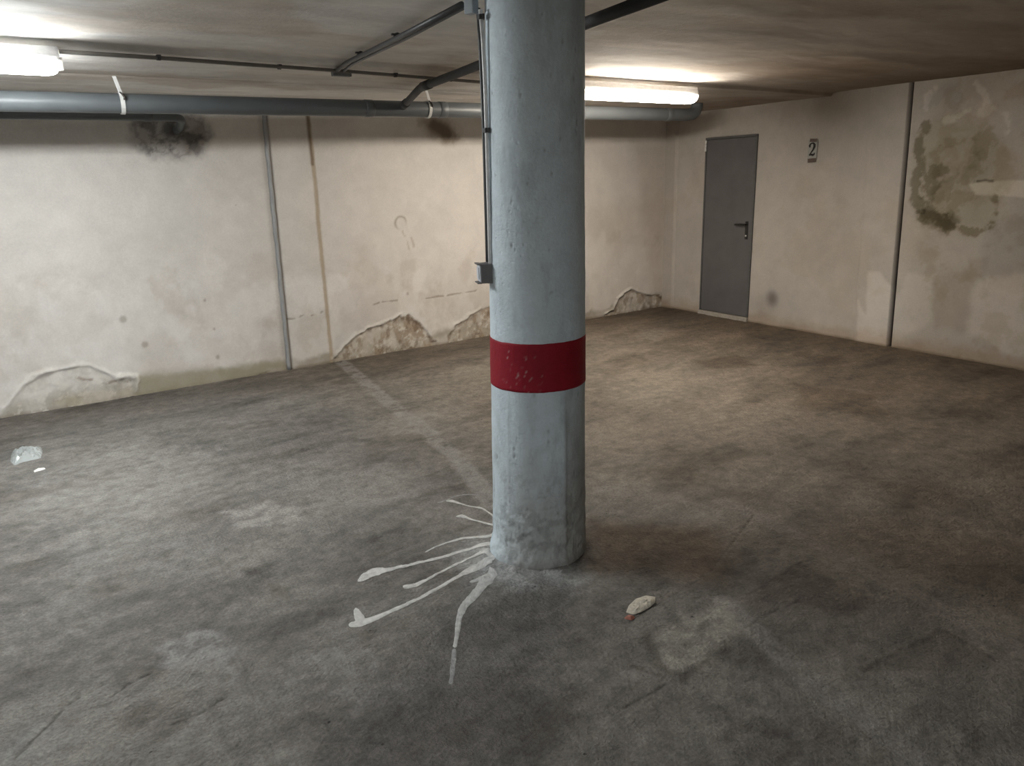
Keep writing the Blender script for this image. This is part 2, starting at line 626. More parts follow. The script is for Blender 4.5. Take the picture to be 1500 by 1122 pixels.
fmark([(640, 900), (820, 900), (850, 1122), (560, 1122)], (0.86, 0.85, 0.85), 0.7, .15, 83, .15, True)  # pillar's shadow towards the viewer, painted into the floor colour
fmark([(560, 560), (700, 535), (716, 575), (640, 600)], (0.42, 0.385, 0.33), 0.5, .08, 84, .14)
fmark([(430, 955), (520, 940), (600, 1000), (520, 1040), (420, 1010)], (0.44, 0.43, 0.41), 0.5, .05, 85, .14)
fmark([(1160, 560), (1280, 580), (1300, 610), (1180, 600)], (0.68, 0.62, 0.56), 0.7, .06, 86, .10, True)
fmark([(1270, 700), (1380, 710), (1420, 745), (1320, 750)], (0.66, 0.62, 0.58), 0.7, .06, 87, .08, True)
# cracks and joints
crk = [[(20, 1110), (60, 1072), (100, 1030), (125, 1015), (150, 1003)], [(165, 1018), (190, 1000), (222, 985)],
       [(925, 908), (968, 880), (1040, 838), (1105, 752)], [(885, 1048), (925, 1030), (975, 1000)],
       [(1085, 925), (1110, 905), (1170, 880)], [(250, 1060), (300, 1040), (330, 1020)]]
dz = np.zeros_like(X)
for i, c in enumerate(crk):
    fline(c, 0.008, (0.35, 0.33, 0.31), 0.85, 90 + i, .6, True, brk=.3)
    d = seg_dist(X + (fbm(X * 20, Y * 20, 90 + i) - .5) * .01, Y, fl(c))
    dz -= 0.004 * np.exp(-(d / 0.010) ** 2)
fline([(935, 898), (972, 876), (1042, 836), (1108, 756)], 0.012, (0.42, 0.38, 0.33), 0.5, 97, .3, brk=.4)
# paint washed over the ground round the pillar foot
PC = np.array((1.862, 2.530))
q = np.hypot(X - PC[0], Y - PC[1])
az = np.arctan2(Y - PC[1], X - PC[0])
front = sstep(-0.1, 0.8, np.cos(az - math.radians(200)))
wash = sstep(0.47, 0.25, q + (fbm(X * 12, Y * 12, 45, 5, .6) - .5) * .20) * front
col = mix(col, (0.70, 0.71, 0.71), 0.9 * wash * (.55 + .45 * sstep(.4, .55, fbm(X * 22, Y * 22, 40, 4, .6))))
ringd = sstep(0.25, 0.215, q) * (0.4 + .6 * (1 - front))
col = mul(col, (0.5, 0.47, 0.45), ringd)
# relief: gentle waves, trowel ridges, coarse aggregate near the viewer
dz += 0.006 * (fbm(X * 1.3, Y * 1.3, 46, 3) - .5) + 0.004 * (fbm(Xw * 3, Yw * 7, 47, 4) - .5)
rough_amt = 0.0014 + 0.0045 * sstep(.45, .7, fbm(X * 1.3, Y * 1.3, 48, 3)) + 0.0045 * near
dz += rough_amt * (fbm(X * 24, Y * 24, 49, 4, .7) - .5) * 2
dz += 0.012 * sstep(0.34, 0.215, q + (fbm(X * 9, Y * 9, 50) - .5) * .08)
dz -= dz.max() * 0.0
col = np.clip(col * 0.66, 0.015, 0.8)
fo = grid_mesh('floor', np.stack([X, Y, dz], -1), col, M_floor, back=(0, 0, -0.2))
tag(fo, kind='structure')


def floor_z(x, y):
    i = int(np.clip(np.searchsorted(ux, x), 1, len(ux) - 1))
    j = int(np.clip(np.searchsorted(uy, y), 1, len(uy) - 1))
    return float(dz[i - 1:i + 1, j - 1:j + 1].max())


# ================================================================== BACK WALL
bx = axis([(-5.5, -0.5, 0.12), (-0.5, 7.2, 0.0105)])
bz = axis([(-0.05, 2.45, 0.0105)])
X, Z = np.meshgrid(bx, bz, indexing='ij')
base = np.array((0.60, 0.57, 0.535))
col = np.ones(X.shape + (3,)) * base
t1 = fbm(X * 1.1, Z * 1.4, 101, 4)
t2 = fbm(X * 5, Z * 5, 102, 6, .6)
col *= (1 + 0.14 * (t1 - .5) + 0.14 * (t2 - .5))[..., None]
rel = 0.004 * (fbm(X * 2.5, Z * 2.5, 103, 5) - .5) + 0.0012 * (fbm(X * 30, Z * 30, 104, 3) - .5)


def wmark(poly, c, amt, soft=.05, seed=110, wob=.05, mult=False, P=bw):
    global col
    q = P(poly)
    s = poly_sd(X, Z, q) + (fbm(X * 8, Z * 8, seed, 5, .6) - .5) * wob * 2
    mk = (1 - sstep(-soft, soft, s)) * amt
    col = mul(col, c, mk) if mult else mix(col, c, mk)
    return s


def wline(pts, width, c, amt, seed=130, wob=.5, mult=False, brk=0.0, P=bw, soft=.4):
    global col
    j = (fbm(X * 12, Z * 12, seed) - .5) * width * wob * 2
    s = seg_dist(X + j, Z + j, P(pts))
    mk = (1 - sstep(width * (.5 - soft * .5), width * (.5 + soft), s)) * amt
    if brk:
        mk = mk * sstep(brk - .1, brk + .1, fbm(X * 14, Z * 14, seed + 2, 4, .6))
    col = mul(col, c, mk) if mult else mix(col, c, mk)
    return s


def worg(pts, width, c, amt, seed=130, mult=True, P=bw, thr=.42, k=1.1, fr=12.0):
    """blotchy stroke: noise decides where it shows"""
    global col
    s = seg_dist(X, Z, P(pts))
    g = np.exp(-(s / width) ** 2)
    n = fbm(X * fr, Z * fr, seed, 6, .62)
    mk = sstep(thr - .22, thr + .20, g * .72 + (n - .5) * k * 1.9) * amt * sstep(.02, .45, g)
    col = mul(col, c, mk) if mult else mix(col, c, mk)
    return s


# repainted lower part: lighter brushed patches, brownish line between
low = sstep(1.00, 0.85, Z + (fbm(X * 2.2, Z * 2.2, 105, 5, .6) - .5) * .9)
col = mix(col, (0.68, 0.655, 0.625), 0.65 * low * sstep(.42, .6, fbm(X * 2.4, Z * 1.8, 106, 6, .62)))
col = mul(col, (0.88, 0.855, 0.83), .75 * low * sstep(.50, .64, fbm(X * 3.1, Z * 2.3, 108, 6, .62)))
col = mul(col, (0.90, 0.875, 0.85), 0.6 * sstep(.5, .66, fbm(X * 2.0, Z * 2.6, 107, 5, .6)) * sstep(1.5, 1.0, Z))
# lighter lower panel beside the corner
s = wmark([(862, 358), (900, 356), (972, 362), (976, 425), (900, 440), (862, 470)], (0.66, 0.62, 0.575), .5, .03, 111, .02)
wmark([(862, 300), (970, 290), (976, 358), (862, 356)], (0.86, 0.82, 0.78), .45, .10, 112, .04, True)
wmark([(930, 210), (978, 210), (978, 430), (955, 430), (940, 300)], (0.84, 0.80, 0.76), .6, .10, 113, .05, True)
# dirt along the foot: brown-green damp band of uneven height
bh = 0.10 + 0.13 * sstep(.35, .7, fbm(X * 1.7, X * 0 + 3.3, 114, 4))
foot = sstep(bh, bh * 0.45, Z + (fbm(X * 9, Z * 9, 115, 4, .6) - .5) * .10)
col = mix(col, (0.28, 0.245, 0.185), 0.78 * foot * (0.45 + .55 * sstep(.35, .6, fbm(X * 5, Z * 5, 116, 4))))
col = mul(col, (0.55, 0.5, 0.45), sstep(0.035, 0.0, Z + (fbm(X * 10, Z * 10, 117) - .5) * .02) * .8)
wmark([(195, 570), (200, 552), (260, 545), (330, 537), (410, 527), (424, 538), (300, 566), (200, 582)], (0.31, 0.28, 0.20), .75, .03, 118, .04)
# mottled damp rings under the drain
s = wmark([(188, 180), (205, 172), (260, 168), (300, 172), (310, 195), (302, 222), (262, 232), (215, 232), (196, 215)],
          (0.50, 0.49, 0.49), .72, .05, 119, .07, True)
mot = fbm(X * 9, Z * 9, 120, 5, .65)
ins = 1 - sstep(-.05, .02, s)
col = mul(col, (0.38, 0.38, 0.40), ins * sstep(.50, .64, mot) * .8)
rg = np.abs(((s + (mot - .5) * .12) % 0.10) - 0.05)
col = mul(col, (0.62, 0.6, 0.6), ins * sstep(.018, .004, rg) * .7)
wmark([(238, 178), (256, 176), (262, 196), (246, 200), (238, 190)], (0.25, 0.27, 0.30), .8, .03, 121, .04, True)
wmark([(270, 200), (296, 180), (304, 205), (285, 228), (268, 222)], (0.5, 0.46, 0.42), .6, .03, 122, .04, True)
# the small oval stain further right
cc = bw([(646, 190)])[0]
w_ = (fbm(X * 9, Z * 9, 123, 5, .6) - .5) * .7
col = mul(col, (0.60, 0.55, 0.50), 1.0 * blob(X, Z, cc, .27, .135, -.30, .5, w_))
col = mul(col, (0.36, 0.31, 0.27), .9 * blob(X, Z, cc + np.array((.03, -.01)), .19, .085, -.40, .5, w_))
# seams of the wall panels
sL2 = wline([(450, 160), (458, 225), (468, 345), (478, 440), (486, 530)], .030, (0.36, 0.285, 0.19), .80, 124, .25)
rel -= .004 * np.exp(-(sL2 / .010) ** 2)
wline([(449, 160), (455, 215), (458, 240)], .028, (0.40, 0.33, 0.28), .75, 125, .25, True)  # upper seam darker inside the pipe's shadow, that shade painted in
# dark open gap on the right of the grey joint strip, soft grey band on its left
gp = bw([(390.5, 168), (427.5, 538)])
gx = np.interp(Z, [gp[1][1], gp[0][1]], [gp[1][0], gp[0][0]])
g_ = np.exp(-((X - gx) / .010) ** 2)
col = mul(col, (0.30, 0.29, 0.28), .85 * g_)
rel -= .008 * g_
col = mul(col, (0.72, 0.71, 0.70), .8 * np.exp(-((X - gx + .06) / .022) ** 2))
# little ring where plaster blew off, with the runs under it
ringc = bw([(587, 327)])[0]
rr = np.hypot((X - ringc[0]) / .058, (Z - ringc[1]) / .068) + (fbm(X * 14, Z * 14, 126) - .5) * .3
col = mul(col, (0.45, 0.40, 0.34), .75 * np.exp(-((rr - 1) / .18) ** 2) * sstep(-.6, .8, (Z - ringc[1]) / .07 - (X - ringc[0]) / .07 * .5 + .4))
rel += .004 * np.exp(-((rr - .8) / .25) ** 2)
wline([(590, 338), (597, 352), (600, 370)], .016, (0.72, 0.66, 0.58), .7, 127, .9, True, .35)
wline([(603, 348), (607, 360)], .020, (0.62, 0.55, 0.48), .6, 128, .9, True, .3)
wmark([(588, 380), (610, 380), (604, 425), (590, 425)], (0.80, 0.76, 0.72), .5, .03, 129, .06, True)
# hairline cracks
for i, c in enumerate([[(421, 467), (433, 466), (444, 462)], [(457, 462), (472, 457)], [(545, 447), (556, 443)], [(560, 442), (582, 440)],
                       [(618, 438), (650, 433)], [(655, 433), (700, 425)], [(380, 548), (400, 541)]]):
    d = wline(c, .012, (0.45, 0.40, 0.34), .8, 140 + i, .6, True, .42)
    rel -= .002 * np.exp(-(d / .010) ** 2)
# small brown pock marks
for i, (a, b_, r_) in enumerate([(319, 523, .022), (300, 440, .014), (212, 505, .03), (180, 468, .03), (597, 430, .02), (314, 482, .012), (345, 300, .006)]):
    c = bw([(a, b_)])[0]
    col = mul(col, (0.55, 0.50, 0.46), .75 * blob(X, Z, c, r_, r_ * 1.1, 0, .6, (fbm(X * 20, Z * 20, 150 + i) - .5) * .6))


def peel(outline, seed, depth=.012, lip=.010, inner=(0.43, 0.375, 0.30), dark_rim=(0.40, 0.33, 0.28), amt=.75, rim=.75, mott=.8):
    """plaster fallen away from the foot of the wall, rough inside with a crumbling lip"""
    global col, rel
    q = bw(outline)
    wb = (fbm(X * 17, Z * 17, seed, 5, .65) - .5) * .055 + (fbm(X * 6, Z * 6, seed + 4, 3) - .5) * .05
    s = poly_sd(X, Z, q) + wb
    top = np.abs(seg_dist(X, Z, q[:-2]) * np.sign(-s) + 0) + 0
    top = np.where(Z < .03, 1.0, np.abs(s))
    i_ = 1 - sstep(-.014, .010, s)
    n1 = fbm(X * 9, Z * 5, seed + 1, 6, .65)
    n2 = fbm(X * 24, Z * 24, seed + 2, 5, .65)
    n3 = fbm(X * 7, Z * 7, seed + 3, 5, .6)
    col = mix(col, inner, i_ * amt * (.45 + .55 * sstep(.4, .6, n1)))
    col = mul(col, (0.66, 0.58, 0.50), i_ * sstep(.50, .66, n1) * mott)
    col = mix(col, (0.62, 0.585, 0.53), i_ * sstep(.54, .68, n2) * .7)
    col = mul(col, (0.55, 0.48, 0.42), i_ * sstep(.56, .70, fbm(X * 13, Z * 10, seed + 6, 5, .6)) * mott)
    wdt = .010 + .040 * sstep(.40, .62, n3)
    r_in = np.exp(-(top / wdt) ** 2) * sstep(.35, .52, n3)
    col = mul(col, dark_rim, r_in * i_ * rim)
    out_lip = np.exp(-((top - .014) / .016) ** 2) * (1 - i_) * sstep(.38, .6, fbm(X * 5, Z * 5, seed + 5, 3))
    col = mix(col, (0.68, 0.65, 0.60), out_lip * .5)
    rel = rel - depth * i_ + i_ * (n1 - .5) * .030 + i_ * (n2 - .5) * .012
    rel = rel + lip * out_lip * 1.2


peel([(488, 524), (512, 502), (530, 487), (548, 479), (566, 474), (582, 466), (598, 464), (612, 470), (622, 481), (630, 491), (640, 501), (640, 520), (490, 535)], 160, rim=.95)
peel([(655, 492), (668, 475), (680, 468), (695, 458), (712, 449), (735, 447), (735, 500), (655, 505)], 170, amt=.5, rim=.6)
peel([(878, 465), (900, 452), (905, 437), (922, 425), (938, 428), (956, 433), (972, 431), (985, 445), (985, 465), (880, 475)], 180,
     inner=(0.52, 0.48, 0.42), amt=.5, rim=.9, lip=.014)
peel([(0, 606), (20, 580), (34, 563), (62, 548), (100, 538), (130, 534), (150, 543), (172, 553), (196, 553), (196, 590), (0, 625)], 190,
     inner=(0.56, 0.535, 0.495), amt=.30, rim=.04, depth=.002, lip=.016, mott=.15)
rdg = bw([(0, 606), (20, 580), (34, 563), (62, 548), (100, 538), (130, 534), (150, 543), (172, 553), (196, 553)])
rd = seg_dist(X, Z, rdg) + (fbm(X * 15, Z * 15, 198, 4) - .5) * .03
rel += .012 * np.exp(-(rd / .014) ** 2)
col = mix(col, (0.68, 0.66, 0.63), .55 * np.exp(-(rd / .014) ** 2))
wline([(112, 553), (135, 556), (150, 561), (190, 557)], .020, (0.50, 0.44, 0.40), .8, 195, .8, True, .38)
wmark([(95, 582), (115, 582), (118, 592), (95, 594)], (0.5, 0.48, 0.38), .7, .02, 196, .03, True)
wmark([(75, 595), (90, 580), (190, 568), (200, 580), (120, 597)], (0.45, 0.40, 0.31), .55, .025, 197, .04)
rel = rel * sstep(2.42, 2.30, Z) - 0.0
col = np.clip(col, 0.02, 0.85)
wo = grid_mesh('wall_back', np.stack([X, YB - rel, Z], -1), col, M_wall, flip=False, back=(0, 0.2, 0))
tag(wo, kind='structure')
rel_back = rel

# ================================================================== RIGHT WALL
ry = axis([(-4.2, 1.8, 0.12), (1.8, 6.9, 0.0105)])
X, Z = np.meshgrid(ry, bz, indexing='ij')      # X holds the y coordinate here
jt = rw([(1335, 128), (1302, 508)])
jslope = (jt[0][0] - jt[1][0]) / (jt[0][1] - jt[1][1])
j0 = ry[np.argmin(np.abs(ry - (jt[1][0] + jslope * (1.15 - jt[1][1]))))]
X = X + jslope * (Z - 1.15) * np.exp(-((X - j0) / .30) ** 4)
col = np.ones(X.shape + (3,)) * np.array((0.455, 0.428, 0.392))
t1 = fbm(X * 1.1, Z * 1.4, 201, 4)
t2 = fbm(X * 5, Z * 4, 202, 6, .6)
col *= (1 + 0.16 * (t1 - .5) + 0.14 * (t2 - .5))[..., None]
rel = 0.004 * (fbm(X * 2.5, Z * 2.5, 203, 5) - .5) + 0.0014 * (fbm(X * 28, Z * 28, 204, 3) - .5)
W = dict(P=rw)
# pilaster strip between the step and the open joint
e1 = 4.02 + (Z / 2.36) * 0.065
jy = j0 + jslope * (Z - 1.15)
pil = sstep(-.004, .004, e1 - X) * sstep(-.004, .004, X - jy)
rel += 0.016 * pil * (0.35 + 0.65 * sstep(1.9, .5, Z))
jd = np.abs(X - jy)
jm = 1 - sstep(.011, .017, jd)
rel -= 0.055 * jm
col = mix(col, (0.035, 0.026, 0.024), jm * .97)
rel += 0.028 * sstep(6.56, 6.58, X)           # boxed corner strip
col = mul(col, (0.9, 0.87, 0.84), sstep(6.50, 6.6, X) * .5)
# light patches of newer plaster near the floor
wmark([(1273, 398), (1290, 398), (1310, 425), (1305, 505), (1256, 503), (1258, 440), (1270, 460)], (0.66, 0.63, 0.59), .62, .02, 211, .02, **W)
wmark([(1308, 440), (1322, 425), (1330, 400), (1368, 402), (1366, 470), (1330, 490), (1308, 505)], (0.62, 0.60, 0.56), .50, .03, 212, .05, **W)
wmark([(1425, 420), (1450, 405), (1510, 405), (1510, 530), (1440, 500), (1415, 490), (1420, 450)], (0.62, 0.59, 0.55), .55, .04, 213, .05, **W)
wmark([(1445, 330), (1510, 310), (1510, 400), (1440, 405)], (0.80, 0.80, 0.82), .6, .06, 214, .05, True, **W)
wmark([(1365, 405), (1425, 400), (1420, 490), (1370, 480)], (0.84, 0.80, 0.76), .6, .04, 215, .04, True, **W)
s = wmark([(1420, 270), (1440, 266), (1510, 264), (1510, 290), (1462, 287), (1430, 284)], (0.68, 0.65, 0.60), .8, .012, 216, .015, **W)
rel += .004 * (1 - sstep(-.01, .01, s))
wline([(1432, 266), (1445, 265), (1455, 266)], .016, (0.3, 0.27, 0.24), .8, 217, .6, True, .3, **W)
# greenish mould cloud, darker edges, pale blooms above
wmark([(1340, 195), (1375, 170), (1440, 180), (1475, 215), (1480, 262), (1458, 330), (1430, 342), (1390, 345), (1345, 335), (1338, 260)],
      (0.80, 0.79, 0.70), .75, .08, 218, .08, True, **W)
worg([(1356, 182), (1347, 205), (1345, 250), (1342, 290), (1350, 308)], .055, (0.47, 0.455, 0.38), .9, 219, **W)
worg([(1372, 250), (1364, 285), (1356, 308), (1372, 320), (1386, 328)], .095, (0.52, 0.50, 0.42), .85, 220, **W)
worg([(1358, 316), (1376, 322), (1388, 326)], .085, (0.46, 0.44, 0.36), .9, 221, thr=.30, k=.6, **W)
worg([(1400, 335), (1430, 341), (1448, 332), (1458, 310), (1460, 290)], .040, (0.52, 0.49, 0.39), .85, 222, **W)
worg([(1372, 255), (1370, 225), (1385, 210), (1420, 205), (1432, 225), (1425, 245)], .050, (0.76, 0.74, 0.66), .8, 223, **W)
worg([(1380, 285), (1400, 268), (1425, 252), (1445, 225), (1440, 200)], .085, (0.72, 0.70, 0.61), .8, 224, **W)
worg([(1385, 330), (1400, 290), (1420, 285)], .07, (0.75, 0.72, 0.63), .7, 225, **W)
wmark([(1420, 380), (1445, 378), (1438, 405), (1412, 412)], (0.80, 0.77, 0.72), .6, .03, 226, .04, True, **W)
worg([(1357, 162), (1359, 140), (1370, 127)], .030, (0.66, 0.64, 0.61), .6, 227, False, **W)
worg([(1428, 122), (1440, 135), (1444, 152)], .030, (0.66, 0.64, 0.61), .6, 228, False, **W)
worg([(1385, 176), (1405, 170), (1420, 160)], .035, (0.66, 0.64, 0.60), .6, 229, False, **W)
worg([(1440, 164), (1458, 158), (1475, 170), (1478, 190)], .040, (0.64, 0.62, 0.58), .5, 230, False, **W)
worg([(1360, 150), (1390, 135), (1400, 150)], .07, (0.80, 0.82, 0.86), .6, 231, **W)
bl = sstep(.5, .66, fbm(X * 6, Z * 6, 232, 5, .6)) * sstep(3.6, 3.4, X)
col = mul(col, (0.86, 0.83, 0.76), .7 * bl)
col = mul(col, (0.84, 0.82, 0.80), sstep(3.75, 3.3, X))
# scorch beside the door
cc = rw([(1131, 437)])[0]
col = mul(col, (0.36, 0.33, 0.33), .80 * blob(X, Z, cc, .085, .10, .3, .9, (fbm(X * 6, Z * 6, 233) - .5) * .4))
cc = rw([(1122, 448)])[0]
col = mul(col, (0.70, 0.67, 0.65), .6 * blob(X, Z, cc, .20, .18, -.4, .95, (fbm(X * 5, Z * 5, 234) - .5) * .4))
# foot of the wall
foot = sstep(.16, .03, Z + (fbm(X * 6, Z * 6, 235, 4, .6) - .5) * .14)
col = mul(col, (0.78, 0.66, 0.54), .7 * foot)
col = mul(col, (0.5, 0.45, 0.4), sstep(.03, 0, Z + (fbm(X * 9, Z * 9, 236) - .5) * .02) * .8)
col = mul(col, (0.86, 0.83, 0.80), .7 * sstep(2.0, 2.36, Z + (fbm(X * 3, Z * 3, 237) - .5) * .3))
col = mul(col, (0.92, 0.88, 0.84), .6 * sstep(.5, .66, fbm(X * 2, Z * 2.4, 238, 5, .6)))
col = mix(col, (0.035, 0.026, 0.024), jm * .97)
# opening for the door leaf is recessed
D0, D1, DZ0, DZ1 = 5.372, 6.108, 0.045, 2.060
rec = (1 - sstep(-.006, .006, np.maximum(np.maximum(D0 - X, X - D1), Z - DZ1)))
rel -= .05 * rec
rel *= sstep(2.44, 2.40, Z) if False else 1.0
col = np.clip(col, 0.02, 0.85)
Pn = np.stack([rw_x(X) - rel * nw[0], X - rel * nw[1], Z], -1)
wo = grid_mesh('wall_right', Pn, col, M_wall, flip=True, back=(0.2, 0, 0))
tag(wo, kind='structure')

# ================================================================== CEILING
cx = axis([(-5.5, -0.5, 0.12), (-0.5, 7.3, 0.025)])
cyv = np.concatenate([axis([(-4.2, 1.2, 0.12), (1.2, Y_STEP - .012, 0.03)]), axis([(Y_STEP - .010, Y_STEP + .010, 0.004)]),
                      axis([(Y_STEP + .012, 6.9, 0.025)])])
X, Y = np.meshgrid(cx, cyv, indexing='ij')
col = np.ones(X.shape + (3,)) * np.array((0.71, 0.685, 0.65))
wx = (fbm(X * 2, Y * 2, 301) - .5)
st = fbm(X * .8 + wx * .3, Y * 4.5 + wx, 302, 6, .62)
st2 = fbm(X * 2.5, Y * 9 + wx, 303, 5, .6)
col *= (1 + .55 * (st - .5) + .25 * (st2 - .5))[..., None]
col = mul(col, (0.80, 0.73, 0.66), .7 * sstep(.52, .68, fbm(X * .9, Y * 1.8 + wx, 304, 5, .6)))
col = mul(col, (0.84, 0.81, 0.78), .6 * sstep(.50, .68, fbm(X * 1.4, Y * 2.6, 305, 5, .6)))
# board joint behind the conduit
jl = np.array([on_floor(a, b_, H)[:2] for a, b_ in [(20, 104), (180, 112), (400, 122), (580, 130), (700, 136)]])
d = seg_dist(X, Y, jl)
col = mul(col, (0.62, 0.56, 0.52), .7 * np.exp(-(d / .028) ** 2))
zc = HF + (H - HF) * sstep(Y_STEP - .008, Y_STEP + .008, Y)
zc = zc + .010 * (fbm(X * 1.1, Y * 3.2, 306, 3) - .5) + .004 * (fbm(X * 3, Y * 9, 307, 4) - .5)
zc = zc + .006 * np.exp(-(d / .03) ** 2)
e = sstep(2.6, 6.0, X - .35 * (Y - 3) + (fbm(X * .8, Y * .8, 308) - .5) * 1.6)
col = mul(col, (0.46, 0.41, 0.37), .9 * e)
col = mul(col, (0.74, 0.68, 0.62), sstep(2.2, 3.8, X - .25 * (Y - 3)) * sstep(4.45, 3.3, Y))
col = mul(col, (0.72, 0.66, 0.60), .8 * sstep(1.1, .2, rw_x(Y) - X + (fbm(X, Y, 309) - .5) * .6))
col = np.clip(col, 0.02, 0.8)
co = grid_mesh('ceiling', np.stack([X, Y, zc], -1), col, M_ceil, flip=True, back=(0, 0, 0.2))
tag(co, kind='structure')

# the unseen sides of the garage
o = box('wall_left', (-5.7, -4.4, -0.05), (-5.5, 7.0, 2.5), M_back)
tag(o, kind='structure')
o = box('wall_front', (-5.7, -4.4, -0.05), (7.6, -4.2, 2.5), M_back)
tag(o, kind='structure')

# ================================================================== joint strip on the back wall
p0 = on_y(387.5, 168, YB)
p1 = on_y(424, 538, YB)
bm = bmesh.new()
prof = [(-.022, 0.0), (-.018, .004), (-.010, .008), (-.002, .010), (.004, .009), (.007, .003)]
N = 50
rows = []
for i in range(N + 1):
    t = i / N
    x = p0[0] * (1 - t) + p1[0] * t
    z = 2.34 * (1 - t) + 0.0 * t
    wv = .002 * math.sin(i * 1.3) + random.uniform(-.001, .001)
    sc = .95 + .08 * math.sin(i * .4)
    rows.append([bm.verts.new((x + a * sc + wv, YB - b_ - .003, z)) for a, b_ in prof])
for i in range(N):
    for k in range(len(prof) - 1):
        bm.faces.new((rows[i][k], rows[i][k + 1], rows[i + 1][k + 1], rows[i + 1][k]))
bmesh.ops.recalc_face_normals(bm, faces=bm.faces)
o = from_bm('trim_1', bm, M_trim, smooth=True)
so = o.modifiers.new('thick', 'SOLIDIFY')
so.thickness = .004
so.offset = -1
tag(o, label='grey vertical joint strip on the back wall', kind='structure')

# ================================================================== DOOR
yaw_w = math.atan2(-math.sin(ANG), math.cos(ANG))
dt = np.array([math.sin(ANG), -math.cos(ANG)])      # along the wall, away from the corner (towards the viewer)
dt = np.array([math.tan(ANG), -1.0])
dt /= np.linalg.norm(dt)
ycen = (D0 + D1) / 2
door = empty('door_1', (rw_x(ycen), ycen, 0.0))
# local frame: x = along wall toward the viewer, y = into the room, z up
a = math.atan2(dt[1], dt[0])
door.rotation_euler = (0, 0, a)
# local +y after rotation by a points: (-sin a, cos a)
sgn = 1.0 if (-math.sin(a)) < 0 else -1.0
tag(door, 'grey steel door in the right wall beside the corner', None, kind='structure')
HW = (D1 - D0) / 2


def dbox(name, lo, hi, mat, parent, bevel=.002):
    l2 = (lo[0], min(lo[1] * sgn, hi[1] * sgn), lo[2])
    h2 = (hi[0], max(lo[1] * sgn, hi[1] * sgn), hi[2])
    return box(name, l2, h2, mat, parent, bevel)


leaf = dbox('door_leaf', (-HW + .018, -.030, DZ0 + .008), (HW - .026, .004, DZ1 - .020), M_door, door)
bm = bmesh.new()
for lo, hi in [((-HW - .004, -.045, 0.0), (-HW + .014, .010, DZ1)), ((HW - .020, -.045, 0.0), (HW + .006, .012, DZ1)),
               ((-HW - .004, -.045, DZ1 - .016), (HW + .006, .012, DZ1 + .006))]:
    bm_box(bm, (lo[0], min(lo[1] * sgn, hi[1] * sgn), lo[2]), (hi[0], max(lo[1] * sgn, hi[1] * sgn), hi[2]), .002)
from_bm('door_frame', bm, M_doorframe, door)
th = dbox('threshold', (-HW - .01, -.045, -.02), (HW + .01, .030, DZ0), simple_mat('cement_threshold', (0.36, 0.33, 0.29), .85, noise=.2, bump=.5), door, .006)
tag(th, label='pale cement threshold')
hb = bmesh.new()
for k in (0, 1, 2):
    bm_tube(hb, [(-HW + .010, .018 * sgn, 1.915 + k * .042), (-HW + .010, .018 * sgn, 1.954 + k * .042)], .010, 12)
hg = from_bm('hinge', hb, M_steel, door, True)
tag(hg, label='steel hinge barrel, coloured pale for its highlight')
# lever handle on a long plate, lever points back to the hinge side
hx = HW - .075
pb = bmesh.new()
bm_box(pb, (hx - .019, min(.004 * sgn, .014 * sgn), .935), (hx + .019, max(.004 * sgn, .014 * sgn), 1.135), .006)
plate = from_bm('handle_plate', pb, M_black, leaf)
lv = bmesh.new()
bm_tube(lv, bend([(hx, .012 * sgn, 1.10), (hx, .055 * sgn, 1.10), (hx - .045, .058 * sgn, 1.10), (hx - .135, .050 * sgn, 1.098)], .02), .011, 12)
bmesh.ops.recalc_face_normals(lv, faces=lv.faces)
lever = from_bm('lever_handle', lv, M_black, leaf, True)
kc = bmesh.new()
bm_tube(kc, [(hx, .012 * sgn, .975), (hx, .018 * sgn, .975)], .010, 14)
bmesh.ops.recalc_face_normals(kc, faces=kc.faces)
from_bm('key_cylinder', kc, M_steel, leaf, True)

# ================================================================== NUMBER SIGN
sg = rw([(1191, 218)])[0]
sign = empty('number_sign', (rw_x(sg[0]) - .008, sg[0], sg[1]), a)
tag(sign, 'small paper sign with a black 2 taped to the wall beside the grey door', 'sign')


def sbox(name, x0, x1, z0, z1, d0, d1, mat, rot=0.0):
    o = dbox(name, (x0, d0, z0), (x1, d1, z1), mat, sign, .0004)
    if rot:
        o.rotation_euler = (0, rot, 0)
    return o


sbox('paper', -.052, .054, -.100, .085, .000, .0015, M_paper)
sbox('tape_strip', -.042, .040, .066, .098, .0016, .0024, M_tape, .06)
o = sbox('tape_strip', -.052, .044, -.132, -.092, .0016, .0024, M_tape, -.05)
# a heavy old-style figure two drawn as a stroke of changing width
cl = [(-.036, .018, .018), (-.040, .038, .030), (-.030, .056, .022), (-.010, .066, .016), (.012, .064, .022), (.028, .046, .034), (.028, .022, .034),
      (.014, -.008, .024), (-.008, -.036, .018), (-.028, -.060, .014), (-.040, -.074, .012)]


def ribbon(pts, z0, z1, bm):
    P = [Vector((p[0], p[1])) for p in pts]
    Lv, Rv = [], []
    for i, p in enumerate(P):
        d = (P[min(i + 1, len(P) - 1)] - P[max(i - 1, 0)]).normalized()
        n = Vector((-d.y, d.x)) * pts[i][2] * .5
        Lv.append(p + n)
        Rv.append(p - n)
    loop = Lv + Rv[::-1]
    lo = [bm.verts.new((q.x, z0 * sgn, q.y)) for q in loop]
    hi = [bm.verts.new((q.x, z1 * sgn, q.y)) for q in loop]
    n = len(P)
    m_ = len(loop)
    for i in range(n - 1):
        bm.faces.new((hi[i], hi[i + 1], hi[m_ - 2 - i], hi[m_ - 1 - i]))
    for i in range(m_):
        j = (i + 1) % m_
        bm.faces.new((lo[i], lo[j], hi[j], hi[i]))


